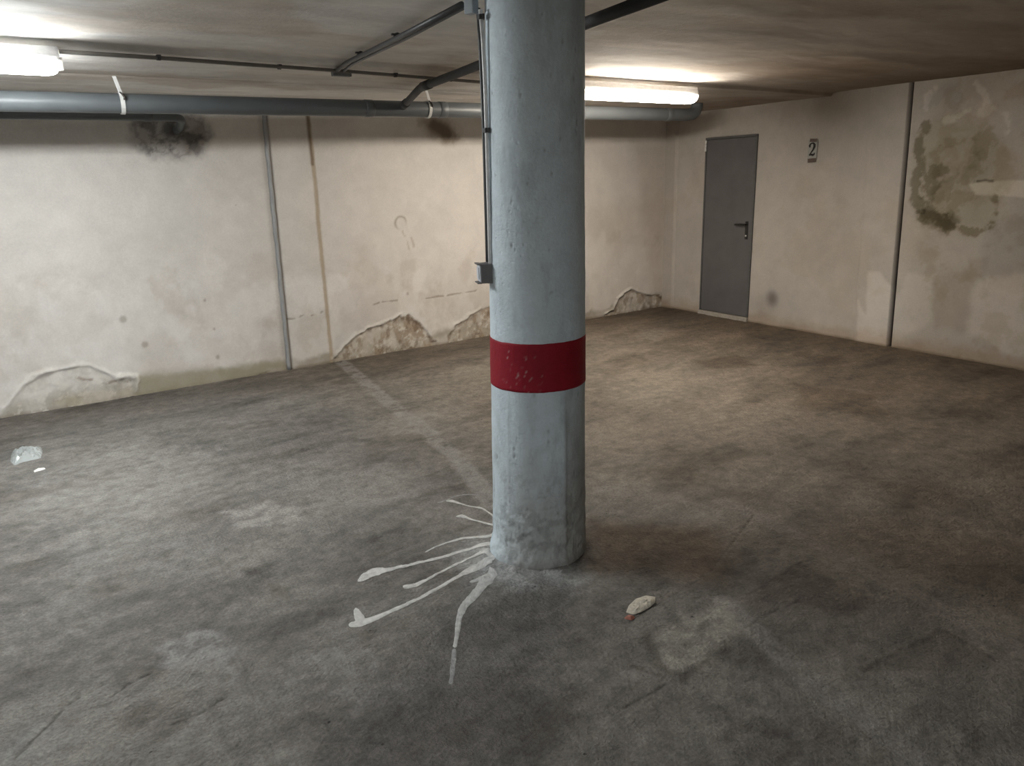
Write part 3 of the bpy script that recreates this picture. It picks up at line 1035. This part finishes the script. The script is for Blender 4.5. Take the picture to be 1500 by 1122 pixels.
bm = bmesh.new()
ribbon([(x * .80 - .002, z * .84, w * .80) for x, z, w in cl], .0016, .0026, bm)
ribbon([(-.034, -.059, .016), (-.012, -.055, .020), (.010, -.060, .022), (.023, -.054, .017), (.027, -.038, .009)], .0016, .0027, bm)
bmesh.ops.recalc_face_normals(bm, faces=bm.faces)
from_bm('numeral', bm, M_ink, sign)

# ================================================================== PILLAR
R0, R1 = 0.215, 0.193
T1 = np.array((1.884, 2.514))
pa = np.linspace(0, 2 * math.pi, 361)[:-1]
pz = np.concatenate([np.arange(-.02, .35, .006), np.arange(.35, HF - .02, .0085), [HF + .03]])
A, Z = np.meshgrid(pa, pz, indexing='ij')
tt = np.clip(Z / HF, 0, 1)
CX = PC[0] * (1 - tt) + T1[0] * tt
CY = PC[1] * (1 - tt) + T1[1] * tt
RAD = R0 * (1 - tt) + R1 * tt


def an(sx, sz, seed, octv=5, g=.55):
    # noise that closes round the pillar
    w_ = A / (2 * math.pi)
    f1 = fbm(A * sx, Z * sz, seed, octv, g)
    f2 = fbm((A - 2 * math.pi) * sx, Z * sz, seed, octv, g)
    k = sstep(.9, 1.0, w_)
    return f1 * (1 - k) + f2 * k


disp = .004 * (an(1.2, 2.5, 401, 3) - .5) + .0028 * (an(4, 18, 402, 4) - .5)
flare = sstep(.10, 0.0, Z + (an(2.5, 6, 403) - .5) * .05)
disp += .018 * flare * (.4 + .6 * sstep(-.4, .8, np.cos(A - math.radians(200))))
disp += .016 * (an(6, 32, 404, 5, .6) - .5) * sstep(.50, .05, Z)
view_az = math.atan2(-PC[1], -PC[0])            # towards the camera
seam = A * 0
for off, zt, am in ((math.radians(33), .80, 1.0), (math.radians(-38), .9, .4)):
    dd = np.abs((A - (view_az % (2 * math.pi)) - off + math.pi) % (2 * math.pi) - math.pi)
    k = np.exp(-(dd / .035) ** 2) * sstep(zt + .1, zt - .2, Z) * am
    seam += k
disp += .0025 * seam
# pits
pit = np.zeros_like(Z)
for i in range(150):
    a0, z0 = rng.uniform(0, 2 * math.pi), rng.uniform(.1, 2.35)
    rr_ = rng.uniform(.0022, .0065)
    if rng.random() < .12:
        rr_ *= 1.5
    ia = slice(max(0, int(a0 / (2 * math.pi) * 360) - 4), int(a0 / (2 * math.pi) * 360) + 5)
    iz = slice(*np.searchsorted(pz, (z0 - .03, z0 + .03)))
    d_ = np.hypot((A[ia, iz] - a0) * .2, (Z[ia, iz] - z0) * rng.uniform(.6, 1.0))
    pit[ia, iz] = np.maximum(pit[ia, iz], np.exp(-(d_ / rr_) ** 2))
disp -= .005 * pit
col = np.ones(Z.shape + (3,)) * np.array((0.60, 0.69, 0.755))
col *= (1 + .16 * (an(1.1, 1.6, 405, 4) - .5) + .16 * (an(4, 17, 406, 6, .6) - .5))[..., None]
col = mul(col, (0.55, 0.54, 0.53), pit * .75)
col = mul(col, (0.80, 0.80, 0.80), .6 * sstep(.56, .70, an(3, 4.5, 407, 5, .6)))
# bare concrete shows near the foot
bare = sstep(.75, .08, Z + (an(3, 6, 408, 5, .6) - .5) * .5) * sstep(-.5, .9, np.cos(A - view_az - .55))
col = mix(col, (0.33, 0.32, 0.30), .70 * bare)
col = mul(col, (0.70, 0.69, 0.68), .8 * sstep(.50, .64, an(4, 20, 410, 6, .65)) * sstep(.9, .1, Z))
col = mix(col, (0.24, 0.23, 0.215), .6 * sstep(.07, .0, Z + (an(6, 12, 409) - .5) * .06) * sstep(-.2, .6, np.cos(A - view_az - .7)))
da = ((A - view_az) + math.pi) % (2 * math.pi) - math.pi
col = mul(col, (0.70, 0.66, 0.62), sstep(math.radians(28), math.radians(36), da) * sstep(1.15, .55, Z + (an(2, 3, 411, 3) - .5) * .5) * .8)  # dim lower right side of the pillar, shade put into the colour
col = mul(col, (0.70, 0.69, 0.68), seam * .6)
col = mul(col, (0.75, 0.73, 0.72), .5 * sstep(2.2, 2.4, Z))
col = np.clip(col, .02, .8)
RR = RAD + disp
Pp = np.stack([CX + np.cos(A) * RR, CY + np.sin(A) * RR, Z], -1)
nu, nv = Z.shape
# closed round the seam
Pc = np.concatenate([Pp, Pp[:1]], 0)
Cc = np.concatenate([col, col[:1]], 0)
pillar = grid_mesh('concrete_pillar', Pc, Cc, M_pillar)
bm = bmesh.new()
bm.from_mesh(pillar.data)
bmesh.ops.remove_doubles(bm, verts=bm.verts, dist=1e-5)
bm.to_mesh(pillar.data)
bm.free()
tag(pillar, 'round pale grey painted concrete pillar with a dark red band, standing in the middle', 'pillar')

# red band, heights found from its painted edges
pv = on_y(784, 502, 1.0)


def front_z(px, py, rad=.205):
    d = ray(px, py)
    c = (PC + T1) / 2
    k = np.hypot(*c) - rad
    return (d * (k / np.hypot(d[0], d[1])) + CAM)[2]


zt, zb = front_z(784, 504.5), front_z(784, 575.5)
bz2 = np.linspace(zb, zt, 24)
ba = np.linspace(0, 2 * math.pi, 181)
A2, Z2 = np.meshgrid(ba, bz2, indexing='ij')
ia = (np.round(A2 / (2 * math.pi) * 360).astype(int)) % 360
iz = np.clip(np.searchsorted(pz, Z2), 0, len(pz) - 1)
t2 = Z2 / HF
edge = (fbm(np.cos(A2) * 4 + 9, np.sin(A2) * 4 + 9, 420) - .5) * .006 * (np.abs(Z2 - (zt + zb) / 2) / ((zt - zb) / 2)) ** 4
Zz = Z2 + edge
rr = R0 * (1 - t2) + R1 * t2 + np.maximum(disp[ia, iz], -.001) * .6 + .0022
Pb = np.stack([PC[0] * (1 - t2) + T1[0] * t2 + np.cos(A2) * rr, PC[1] * (1 - t2) + T1[1] * t2 + np.sin(A2) * rr, Zz], -1)
cb = np.ones(Z2.shape + (3,)) * np.array((0.27, 0.012, 0.025))
for i in range(34):
    a0 = (view_az + rng.normal(-.35, .30)) % (2 * math.pi)
    z0 = zb + abs(rng.normal(0, .3)) * (zt - zb) if i < 26 else rng.uniform(zb, zt)
    d_ = np.hypot((A2 - a0) * .2, Z2 - z0)
    cb = mix(cb, (0.45, 0.30, 0.30), np.exp(-(d_ / rng.uniform(.0018, .0032)) ** 2) * .8)
M_band2 = surf_mat('dark_red_band_paint', fine=60, famt=.06, mid=8, mamt=.10, bscale=60, bstr=.5, bdist=.005, rough=.6, spec=.2)
band = grid_mesh('painted_band', Pb, cb, M_band2, parent=pillar)
tag(band, label='dark red painted band')
sm = band.modifiers.new('thick', 'SOLIDIFY')
sm.thickness = .004
sm.offset = -1

# ================================================================== FLUORESCENT FITTINGS
def fitting(loc, length, lampm, label):
    root = empty('ceiling_light', loc)
    tag(root, label, 'ceiling light', 'fluorescent ceiling lights')
    h2 = length / 2
    # housing: shallow tray with sloping sides, top touches the slab
    bm = bmesh.new()
    prof = [(-.044, .0), (-.045, -.016), (-.054, -.040), (-.058, -.062), (.058, -.062), (.054, -.040), (.045, -.016), (.044, 0)]
    ends = []
    for x, s_ in ((-h2, .93), (-h2 + .012, 1), (h2 - .012, 1), (h2, .93)):
        ends.append([bm.verts.new((x, y * s_, z)) for y, z in prof])
    for i in range(3):
        for k in range(8):
            bm.faces.new((ends[i][k], ends[i][(k + 1) % 8], ends[i + 1][(k + 1) % 8], ends[i + 1][k]))
    bm.faces.new(ends[0])
    bm.faces.new(ends[-1])
    bmesh.ops.recalc_face_normals(bm, faces=bm.faces)
    from_bm('housing', bm, M_housing, root)
    # cover: rounded trough that narrows at both ends
    bm = bmesh.new()
    rows = []
    xs = [-h2 + .010, -h2 + .016, -h2 + .035, -h2 + .07, 0, h2 - .07, h2 - .035, h2 - .016, h2 - .010]
    fs = [.55, .80, .95, 1, 1, 1, .95, .80, .55]
    for x, f in zip(xs, fs):
        row = []
        for k in range(17):
            t = math.pi * k / 16
            y = -.0625 * math.copysign(abs(math.cos(t)) ** .6, math.cos(t))
            z = -.0625 - .066 * f * (math.sin(t) ** .6 if math.sin(t) > 1e-9 else 0)
            row.append(bm.verts.new((x, y, z)))
        rows.append(row)
    for i in range(len(rows) - 1):
        for k in range(16):
            bm.faces.new((rows[i][k], rows[i][k + 1], rows[i + 1][k + 1], rows[i + 1][k]))
        bm.faces.new((rows[i][16], rows[i][0], rows[i + 1][0], rows[i + 1][16]))
    bm.faces.new(rows[0])
    bm.faces.new(rows[-1][::-1])
    bmesh.ops.recalc_face_normals(bm, faces=bm.faces)
    from_bm('diffuser', bm, lampm, root, True)
    for s_ in (-1, 1):
        cb_ = bmesh.new()
        bm_box(cb_, (s_ * (h2 + .002) - .012, -.018, -.105), (s_ * (h2 + .002) + .012, .018, -.045), .004)
        from_bm('end_clip', cb_, M_clip, root)
    for s_ in (-1, 1):
        for x in (-h2 * .55, h2 * .55):
            cb_ = bmesh.new()
            bm_box(cb_, (x - .010, s_ * .058 - .003, -.060), (x + .010, s_ * .058 + .003, -.040), .001)
            from_bm('side_clip', cb_, M_housing, root)
    return root


LEN = 1.27
COOL = (0.96, 1.0, 1.0)
WARM = (1.0, 0.90, 0.77)
ml = lamp_mat('cool_lamp_cover', COOL, 24.0, LEN / 2)
mw = lamp_mat('warm_lamp_cover', WARM, 22.0, LEN / 2)
yl = 4.500
fitting((0.425 - LEN / 2, yl, H - .002), LEN, ml, 'cool white lit fluorescent fitting on the ceiling, cut off by the left edge')
fitting((5.03 - LEN / 2, yl + .02, H - .002), LEN, mw, 'warm white lit fluorescent fitting on the ceiling, just right of the pillar')

# added unseen area light behind the viewer, fills the pillar's near side
for i, (x_, y_, p_) in enumerate(((-2.3, -1.7, 23.0),)):
    ld = bpy.data.lights.new('added_rear_fill', 'AREA')
    ld.shape = 'RECTANGLE'
    ld.size, ld.size_y = 1.27, .13
    ld.energy = p_
    ld.color = COOL
    lo_ = bpy.data.objects.new('added_rear_fill', ld)
    lo_.location = (x_, y_, HF - .12)
    COL.objects.link(lo_)

# ================================================================== CONDUITS ALONG THE CEILING
def clip(name, c, d, r, mat, parent, up_=Vector((0, 0, 1))):
    """saddle clip round a conduit"""
    bm = bmesh.new()
    c, d = Vector(c), Vector(d).normalized()
    bm_tube(bm, [c - d * .009, c + d * .009], r * 1.35, 12)
    s = d.cross(up_).normalized()
    m4 = Matrix.Translation(c + up_ * r * .6) @ Matrix((s, d, up_)).transposed().to_4x4()
    bm_box(bm, (-r * 2.0, -.009, -.003), (r * 2.0, .009, .006), .001, m4)
    bmesh.ops.recalc_face_normals(bm, faces=bm.faces)
    return from_bm(name, bm, mat, parent)


M_cond = simple_mat('grey_brown_conduit', (0.16, 0.145, 0.13), .5)
c0 = empty('conduit', (.43, 4.5, 2.35))
tag(c0, 'thin grey conduit between the two ceiling lights, with a pair branching to the pillar', 'conduit')
zc_ = 2.344
path = [(.43, 4.475, zc_)] + [tuple(on_floor(a_, b_, zc_)) for a_, b_ in [(250, 86), (370, 95), (490, 103), (620, 113.5), (700, 120)]] + [(3.76, 4.66, zc_)]
tube('run', [(p[0] - .43, p[1] - 4.5, p[2] - 2.35) for p in path], .0105, M_cond, c0)
for px, py in [(232, 84.5), (409, 98), (579, 110), (660, 116.5)]:
    p = on_floor(px, py, zc_)
    clip('clip', (p[0] - .43, p[1] - 4.5, p[2] - 2.35), (1, .08, 0), .0105, M_darkcond, c0)

jb = Vector((1.672, 2.640, 2.325))
c1 = c0
st_ = on_floor(492, 104, 2.35)
off = Vector((.43, 4.5, 2.35))
for dx, rad_, mt_ in ((-.020, .0125, M_darkcond), (.026, .0085, M_metal)):
    path = [Vector((st_[0] + dx, st_[1] - .030, 2.340)), Vector((st_[0] + dx - .015, 4.38, 2.362)), Vector((st_[0] + dx - .12, 3.5, 2.352)), jb + Vector((dx * .6, .05, .012))]
    tube('branch_tube', [p - off for p in bend(path, .06)], rad_, mt_, c1)
pa_, pb_ = Vector((st_[0] - .015, 4.38, 2.362)), Vector((st_[0] - .12, 3.5, 2.352))
for t_ in (.30, .98):
    clip('clip', pa_.lerp(pb_, t_) - off + Vector((-.012, 0, .008)), (.12, 1.0, .01), .0145, M_darkcond, c1)
# small tee box at the crossing
o = box('tee_box', (-.05, -.02, -.02), (.07, .02, .014), M_metal, c1, .004)
o.location = Vector((st_[0] + .01, st_[1] - .034, 2.335)) - off

# ---- conduits and switch on the pillar
def at_dist(px, py, k):
    d = ray(px, py)
    return Vector(d * (k / np.hypot(d[0], d[1])) + CAM)


pc = empty('pillar_conduit', (1.67, 2.62, 1.34))
off = Vector((1.67, 2.62, 1.34))
tag(pc, 'pair of vertical conduits on the left side of the pillar ending at the switch box', 'conduit')
t_dark = [at_dist(x, y, 3.135) for x, y in [(700.5, 12), (703.5, 60), (706.5, 130), (709.3, 200), (711.5, 280), (713.2, 340), (714.6, 392)]]
t_lite = [at_dist(x - .4, y, 3.070) for x, y in [(704.0, 14), (708.0, 60), (711.5, 130), (713.6, 200), (715.8, 280), (717.4, 340), (718.6, 392)]]
o = tube('shaded_tube', [p - off for p in t_dark], .0085, M_darkcond, pc)  # shaded near side of this tube is put into its dark colour
tag(o, label='tube with its shaded side painted dark')
o = tube('lit_tube', [p - off for p in t_lite], .0082, M_lightpvc, pc)
tag(o, label='tube painted pale for its bright reflection')
rad_dir = Vector((PC[0] - 1.69, PC[1] - 2.62, 0)).normalized()
for py, k in ((25, 0), (191, 1)):
    pz_ = at_dist(712.6 if k else 704.5, py, 3.072)
    clip('clip', pz_ - off, (0, 0, 1), .0100, M_darkcond, pc, rad_dir)
hb_ = bmesh.new()
bm_box(hb_, (-.019, -.022, -.030), (.019, .022, .034), .005)
o = from_bm('junction_box', hb_, simple_mat('pale_grey_box', (0.34, 0.38, 0.42), .5), None)
o.location = jb
o.rotation_euler = (0, 0, math.radians(20))
tag(o, 'small pale grey junction box under the ceiling at the top left of the pillar', 'junction box')

naz = math.radians(-68)
nrm = Vector((math.sin(naz), math.cos(naz), 0))
tmid = 1.30 / HF
cen = Vector((PC[0] * (1 - tmid) + T1[0] * tmid, PC[1] * (1 - tmid) + T1[1] * tmid, 0))
rmid = R0 * (1 - tmid) + R1 * tmid
sw = empty('switch_box', cen + nrm * (rmid - .006) + Vector((0, 0, 1.302)), math.atan2(nrm.y, nrm.x))
tag(sw, 'small grey electrical switch box on the left side of the pillar', 'switch')
box('back_box', (-.004, -.038, -.041), (.026, .038, .041), M_box, sw, .004)
box('housing', (.020, -.037, -.040), (.050, .037, .040), M_box, sw, .003)
o = box('cover', (.050, -.033, -.034), (.055, .033, .034), M_boxface, sw, .002)
tag(o, label='pale cover plate')
o = box('rocker', (.055, -.020, -.024), (.060, .020, .024), M_boxface, sw, .002)
tag(o, label='pale rocker')
for z_ in (-.041, .037):
    o = box('lip', (.048, -.037, z_), (.066, .037, z_ + .0045), M_box, sw, .001)

# ================================================================== DRAIN PIPES
dp = empty('drain_pipe', (2.8, 5.5, 2.22))
off = Vector((2.8, 5.5, 2.22))
tag(dp, 'long thick grey drain pipe along the back wall, its dark branch passing behind the pillar', 'pipe')


def main_z(x):
    return 2.206 + (x - .25) * .0078


pts = [Vector((x, 5.5, main_z(x))) for x in (-3.2, -1.5, 0, 1.5, 2.8, 4.2, 5.6)]
pts += [Vector((6.02, 5.5, main_z(6.02))), Vector((6.10, 5.5, main_z(6.05) + .008)), Vector((6.155, 5.5, main_z(6.05) + .036)), Vector((6.175, 5.5, main_z(6.05) + .08)), Vector((6.176, 5.5, 2.37))]
path = pts
tube('pipe_run', [p - off for p in path], .060, M_pvc, dp, 28)
for x in (2.52, 3.16, 5.75, -1.0):
    tube('socket', [Vector((x - .035, 5.5, main_z(x))) - off, Vector((x - .030, 5.5, main_z(x))) - off, Vector((x + .030, 5.5, main_z(x))) - off, Vector((x + .035, 5.5, main_z(x))) - off],
         .064, M_pvc, dp, 28, radii=[.060, .0635, .0635, .060])
br = dp
offb = off
bp_ = bend([Vector((1.98, .9, 2.312)), Vector((2.215, 2.592, 2.302)), Vector((2.446, 3.891, 2.300)), Vector((2.568, 4.74, 2.292)), Vector((2.790, 5.46, 2.238))], .10, 8)
M_pvcd = simple_mat('blackish_drain_plastic', (0.028, 0.029, 0.031), 0.65)
tube('branch_pipe', [p - offb for p in bp_], .0255, M_pvcd, br, 20)
tube('socket', [Vector((2.542, 4.56, 2.294)) - offb, Vector((2.562, 4.70, 2.293)) - offb], .030, M_pvcd, br, 20)
tube('socket', [Vector((2.735, 5.28, 2.252)) - offb, Vector((2.768, 5.40, 2.243)) - offb], .031, M_pvcd, br, 20)

sp = empty('drain_pipe', (0, 6.4, 2.2))
offs = Vector((0, 6.4, 2.2))
tag(sp, 'thinner dark pipe behind and below the long drain pipe, bending into the damp stain', 'pipe')
yb_ = 6.42
P2 = [Vector((-2.5, yb_, 2.197)), Vector((.2, yb_, 2.204)), Vector((1.20, yb_, 2.210)), Vector((1.372, yb_ + .005, 2.208)), Vector((1.385, yb_ + .16, 2.155)), Vector((1.385, YB + .04, 2.13))]
tube('pipe_run', [p - offs for p in bend(P2, .10, 8)], .031, M_pvc, sp, 20)
tube('socket', [Vector((1.10, yb_, 2.209)) - offs, Vector((1.16, yb_, 2.2095)) - offs], .0345, M_pvc, sp, 20)


def strap(x, label, white=True, lean=-.03, front_only=False):
    """plastic band that hangs from the slab and loops under the pipe"""
    z = main_z(x)
    root = empty('pipe_strap', (x, 5.5, H))
    tag(root, label, 'pipe hanger', 'hangers of the long drain pipe')
    bm = bmesh.new()
    R = .0635
    pts2 = []
    for k in range(29):
        t = math.radians(60 + 360 * k / 28 * .97)
        pts2.append((math.cos(t) * R, math.sin(t) * R + z - H))
    wd = .0125
    rows = []
    for (yy, zz) in pts2:
        n = Vector((0, yy, zz - (z - H))).normalized()
        rows.append([bm.verts.new((-wd, yy, zz)), bm.verts.new((wd, yy, zz)), bm.verts.new((wd, yy + n.y * .003, zz + n.z * .003)), bm.verts.new((-wd, yy + n.y * .003, zz + n.z * .003))])
    for i in range(len(rows) - 1):
        for k in range(4):
            bm.faces.new((rows[i][k], rows[i][(k + 1) % 4], rows[i + 1][(k + 1) % 4], rows[i + 1][k]))
    bmesh.ops.recalc_face_normals(bm, faces=bm.faces)
    from_bm('loop', bm, M_strap if white else M_wire, root)
    tail = bmesh.new()
    top = Vector((lean, -.02, .002))
    bot = Vector((0, -.052, z - H + .040))
    d = (bot - top)
    s = Vector((1, 0, 0))
    n = d.cross(s).normalized()
    vs = []
    wt = .011 if white else .004
    for p_ in (top, top + d * .55, bot):
        vs.append([tail.verts.new(p_ + s * wt), tail.verts.new(p_ - s * wt), tail.verts.new(p_ - s * wt + n * .003), tail.verts.new(p_ + s * wt + n * .003)])
    for i in range(2):
        for k in range(4):
            tail.faces.new((vs[i][k], vs[i][(k + 1) % 4], vs[i + 1][(k + 1) % 4], vs[i + 1][k]))
    bmesh.ops.recalc_face_normals(tail, faces=tail.faces)
    from_bm('tail', tail, M_strap if white else M_wire, root)
    kn = bmesh.new()
    bm_tube(kn, [(.004, -.060, z - H + .050), (.014, -.066, z - H + .030), (.010, -.070, z - H + .016)], .007, 8)
    bm_tube(kn, [(-.008, -.052, z - H + .062), (.012, -.062, z - H + .040)], .004, 8)
    bmesh.ops.recalc_face_normals(kn, faces=kn.faces)
    o = from_bm('knot', kn, M_wire, root, True)
    tag(o, label='dark twisted wire knot')
    return root


xs1 = on_y(180, 150, 5.44)[0]
strap(xs1, 'white plastic strap holding the drain pipe near the left fluorescent light', True, -.022)
xs2 = on_y(631, 158, 5.44)[0]
strap(xs2, 'thin strap with a dark wire knot holding the drain pipe just left of the pillar', True, -.010)

# ================================================================== PAINT SPILT ROUND THE PILLAR
def cr(p, ox=480, oy=690, s=3.4):
    return [(ox + x / s, oy + y / s, w) for x, y, w in p]


strokes = [
    cr([(815, 368, 20), (770, 372, 17), (700, 392, 14), (560, 430, 12), (400, 470, 13), (300, 494, 18), (240, 505, 38), (195, 522, 42), (150, 552, 12)]),
    cr([(812, 400, 26), (760, 412, 16), (720, 430, 10), (600, 485, 10), (500, 540, 11), (430, 572, 26), (375, 580, 18)]),
    cr([(820, 448, 40), (760, 470, 36), (690, 505, 26), (640, 532, 16), (540, 592, 17), (440, 645, 17), (330, 692, 19), (235, 735, 26), (170, 758, 38), (105, 768, 22)]),
    cr([(175, 762, 40), (150, 725, 52), (140, 685, 22)]),
    cr([(835, 500, 60), (790, 545, 60), (745, 600, 44), (700, 645, 44), (668, 690, 40), (652, 740, 34), (642, 820, 26), (634, 880, 24)]),
    cr([(632, 885, 22), (624, 960, 28), (614, 1060, 24)]),
    cr([(790, 525, 24), (750, 542, 18), (708, 556, 12)]),
    cr([(838, 322, 24), (800, 330, 12), (740, 330, 10), (660, 337, 12), (590, 356, 7), (540, 378, 6), (485, 405, 7)]),
    cr([(838, 272, 14), (800, 262, 8), (750, 250, 7), (700, 234, 7), (670, 222, 16), (640, 228, 6)]),
    cr([(832, 228, 10), (800, 205, 7), (770, 185, 8), (720, 178, 5), (660, 162, 6), (620, 150, 16), (590, 150, 8)]),
    cr([(545, 160, 5), (590, 145, 5), (640, 125, 4), (690, 117, 4), (740, 118, 5)]),
    cr([(770, 395, 16), (800, 420, 26), (830, 450, 30)]),
]


def splash(bm, pts, th=.0016):
    # resample
    P = []
    for i in range(len(pts) - 1):
        n = max(2, int(math.hypot(pts[i + 1][0] - pts[i][0], pts[i + 1][1] - pts[i][1]) / 2.2))
        for k in range(n):
            t = k / n
            P.append([pts[i][j] * (1 - t) + pts[i + 1][j] * t for j in range(3)])
    P.append(list(pts[-1]))
    # smooth the path and width
    Q = np.array(P)
    for _ in range(4):
        Q[1:-1] = (Q[:-2] + 2 * Q[1:-1] + Q[2:]) / 4
    Lr, Rr = [], []
    for i in range(len(Q)):
        a_, b_ = Q[max(i - 1, 0)], Q[min(i + 1, len(Q) - 1)]
        # each stroke edge is measured on the photo plane of the ground, then taken to the ground
        d = (b_ - a_)[:2]
        d /= np.hypot(*d) + 1e-9
        n = np.array((-d[1], d[0]))
        w = Q[i, 2] / 3.4 / 2 * .92
        if i in (0, len(Q) - 1):
            w *= .35
        j1 = 1 + .5 * (float(vnoise(np.array([i * .23]), np.array([Q[0, 0]]), 3)[0]) - .5) + random.uniform(-.07, .07)
        j2 = 1 + .5 * (float(vnoise(np.array([i * .23]), np.array([Q[0, 0]]), 8)[0]) - .5) + random.uniform(-.07, .07)
        g1 = on_floor(*(Q[i, :2] + n * w * j1))
        g2 = on_floor(*(Q[i, :2] - n * w * j2))
        Lr.append(g1)
        Rr.append(g2)
    tops = []
    for g1, g2 in zip(Lr, Rr):
        row = []
        for k in range(5):
            t = k / 4
            g = g1 * (1 - t) + g2 * t
            z = floor_z(g[0], g[1]) + (.0004 if k in (0, 4) else th)
            row.append(bm.verts.new((g[0], g[1], z)))
        tops.append(row)
    for i in range(len(tops) - 1):
        for k in range(4):
            bm.faces.new((tops[i][k], tops[i][k + 1], tops[i + 1][k + 1], tops[i + 1][k]))
    # skirt down into the floor
    rim = [r[0] for r in tops] + [v for v in tops[-1][1:4]] + [r[4] for r in tops[::-1]] + [v for v in tops[0][3:0:-1]]
    low_ = [bm.verts.new((v.co.x, v.co.y, v.co.z - .006)) for v in rim]
    for i in range(len(rim)):
        j = (i + 1) % len(rim)
        bm.faces.new((rim[i], rim[j], low_[j], low_[i]))


bm = bmesh.new()
faint = [strokes.pop(5)]
faint.append(strokes.pop(9))
for s_ in strokes:
    splash(bm, s_)
bmesh.ops.recalc_face_normals(bm, faces=bm.faces)
o = from_bm('paint_spill', bm, M_splash, None, False)
tag(o, 'white paint spilt in long rays over the floor from the left foot of the pillar', 'paint spill')

M_faint = simple_mat('thin_grey_paint', (0.29, 0.29, 0.285), .7, noise=.35, nscale=50)
for s_ in faint:
    bm = bmesh.new()
    splash(bm, s_, .0008)
    bmesh.ops.recalc_face_normals(bm, faces=bm.faces)
    f_ = from_bm('faint_trail', bm, M_faint, o, False)
    tag(f_, label='thin worn end of the paint rays')

# ================================================================== LITTER
def crumple(name, outline, height, mat, seed, amp=.5, th=0):
    """folded scrap: outline on the floor, ridged top"""
    q = np.array([on_floor(a_, b_)[:2] for a_, b_ in outline])
    c = q.mean(0)
    bm = bmesh.new()
    R_, T_ = 9, 40
    seglen = np.cumsum([0] + [np.hypot(*(q[(i + 1) % len(q)] - q[i])) for i in range(len(q))])
    rnd = random.Random(seed)
    ctr = bm.verts.new((0, 0, height))
    rings = []
    for ir in range(1, R_ + 1):
        f = ir / R_
        row = []
        for it in range(T_):
            s_ = seglen[-1] * it / T_
            k = int(np.searchsorted(seglen, s_, side='right') - 1)
            t = (s_ - seglen[k]) / (seglen[k + 1] - seglen[k])
            e_ = q[k % len(q)] * (1 - t) + q[(k + 1) % len(q)] * t
            p_ = (e_ - c) * f
            x_, y_ = p_
            nz = float(fbm(np.array([(x_ + 5) * 45]), np.array([(y_ + 5) * 45]), seed, 4, .6)[0]) - .5
            z_ = height * (1 - f ** 3) * (1 + amp * 3 * nz)
            if ir == R_:
                z_ = 0.0
            row.append(bm.verts.new((x_, y_, max(z_, 0.0))))
        rings.append(row)
    for it in range(T_):
        bm.faces.new((ctr, rings[0][it], rings[0][(it + 1) % T_]))
        for ir in range(R_ - 1):
            bm.faces.new((rings[ir][it], rings[ir + 1][it], rings[ir + 1][(it + 1) % T_], rings[ir][(it + 1) % T_]))
    bm.faces.new(rings[-1][::-1])
    bmesh.ops.recalc_face_normals(bm, faces=bm.faces)
    o = from_bm(name, bm, mat, None, False)
    o.location = (c[0], c[1], floor_z(c[0], c[1]) - .0005)
    return o


o = crumple('plastic_wrapper', [(16, 668), (18, 662), (28, 659), (38, 660), (50, 655), (60, 655), (63, 663), (60, 671), (48, 674), (34, 677), (20, 682), (15, 676)], .032, M_film, 501, .9)
tag(o, 'crumpled clear plastic wrapper on the floor near the left edge', 'wrapper')
o = crumple('paper_scrap', [(49, 690), (56, 686), (65, 685), (67, 687), (58, 690), (50, 692)], .008, M_whitescrap, 502, .6)
tag(o, 'tiny white scrap on the floor just in front of the clear plastic wrapper', 'scrap')
o = crumple('paper_scrap', [(917, 898), (921, 888), (931, 878), (946, 873), (960, 875), (960, 883), (951, 891), (940, 897), (928, 901)], .010, M_scrap, 503, .8)
tag(o, 'dirty cream scrap of paper on the floor in front of the pillar', 'scrap')
o = crumple('brick_chip', [(914, 906), (920, 902), (929, 903), (930, 906), (925, 909), (917, 908)], .010, M_red, 504, .3)
tag(o, 'small reddish chip on the floor beside the cream paper scrap', 'chip')

# ================================================================== WORLD AND VIEW
w = bpy.data.worlds.new('world')
SC.world = w
w.use_nodes = True
w.node_tree.nodes['Background'].inputs['Color'].default_value = (0.02, 0.02, 0.02, 1)
w.node_tree.nodes['Background'].inputs['Strength'].default_value = 0.2
SC.view_settings.view_transform = 'Standard'
SC.view_settings.look = 'None'
SC.view_settings.gamma = 1.0
SC.view_settings.use_curve_mapping = False
SC.view_settings.exposure = 2.62
SC.cycles.max_bounces = 8
SC.cycles.diffuse_bounces = 5
SC.cycles.use_denoising = True
SC.cycles.sample_clamp_indirect = 10.0
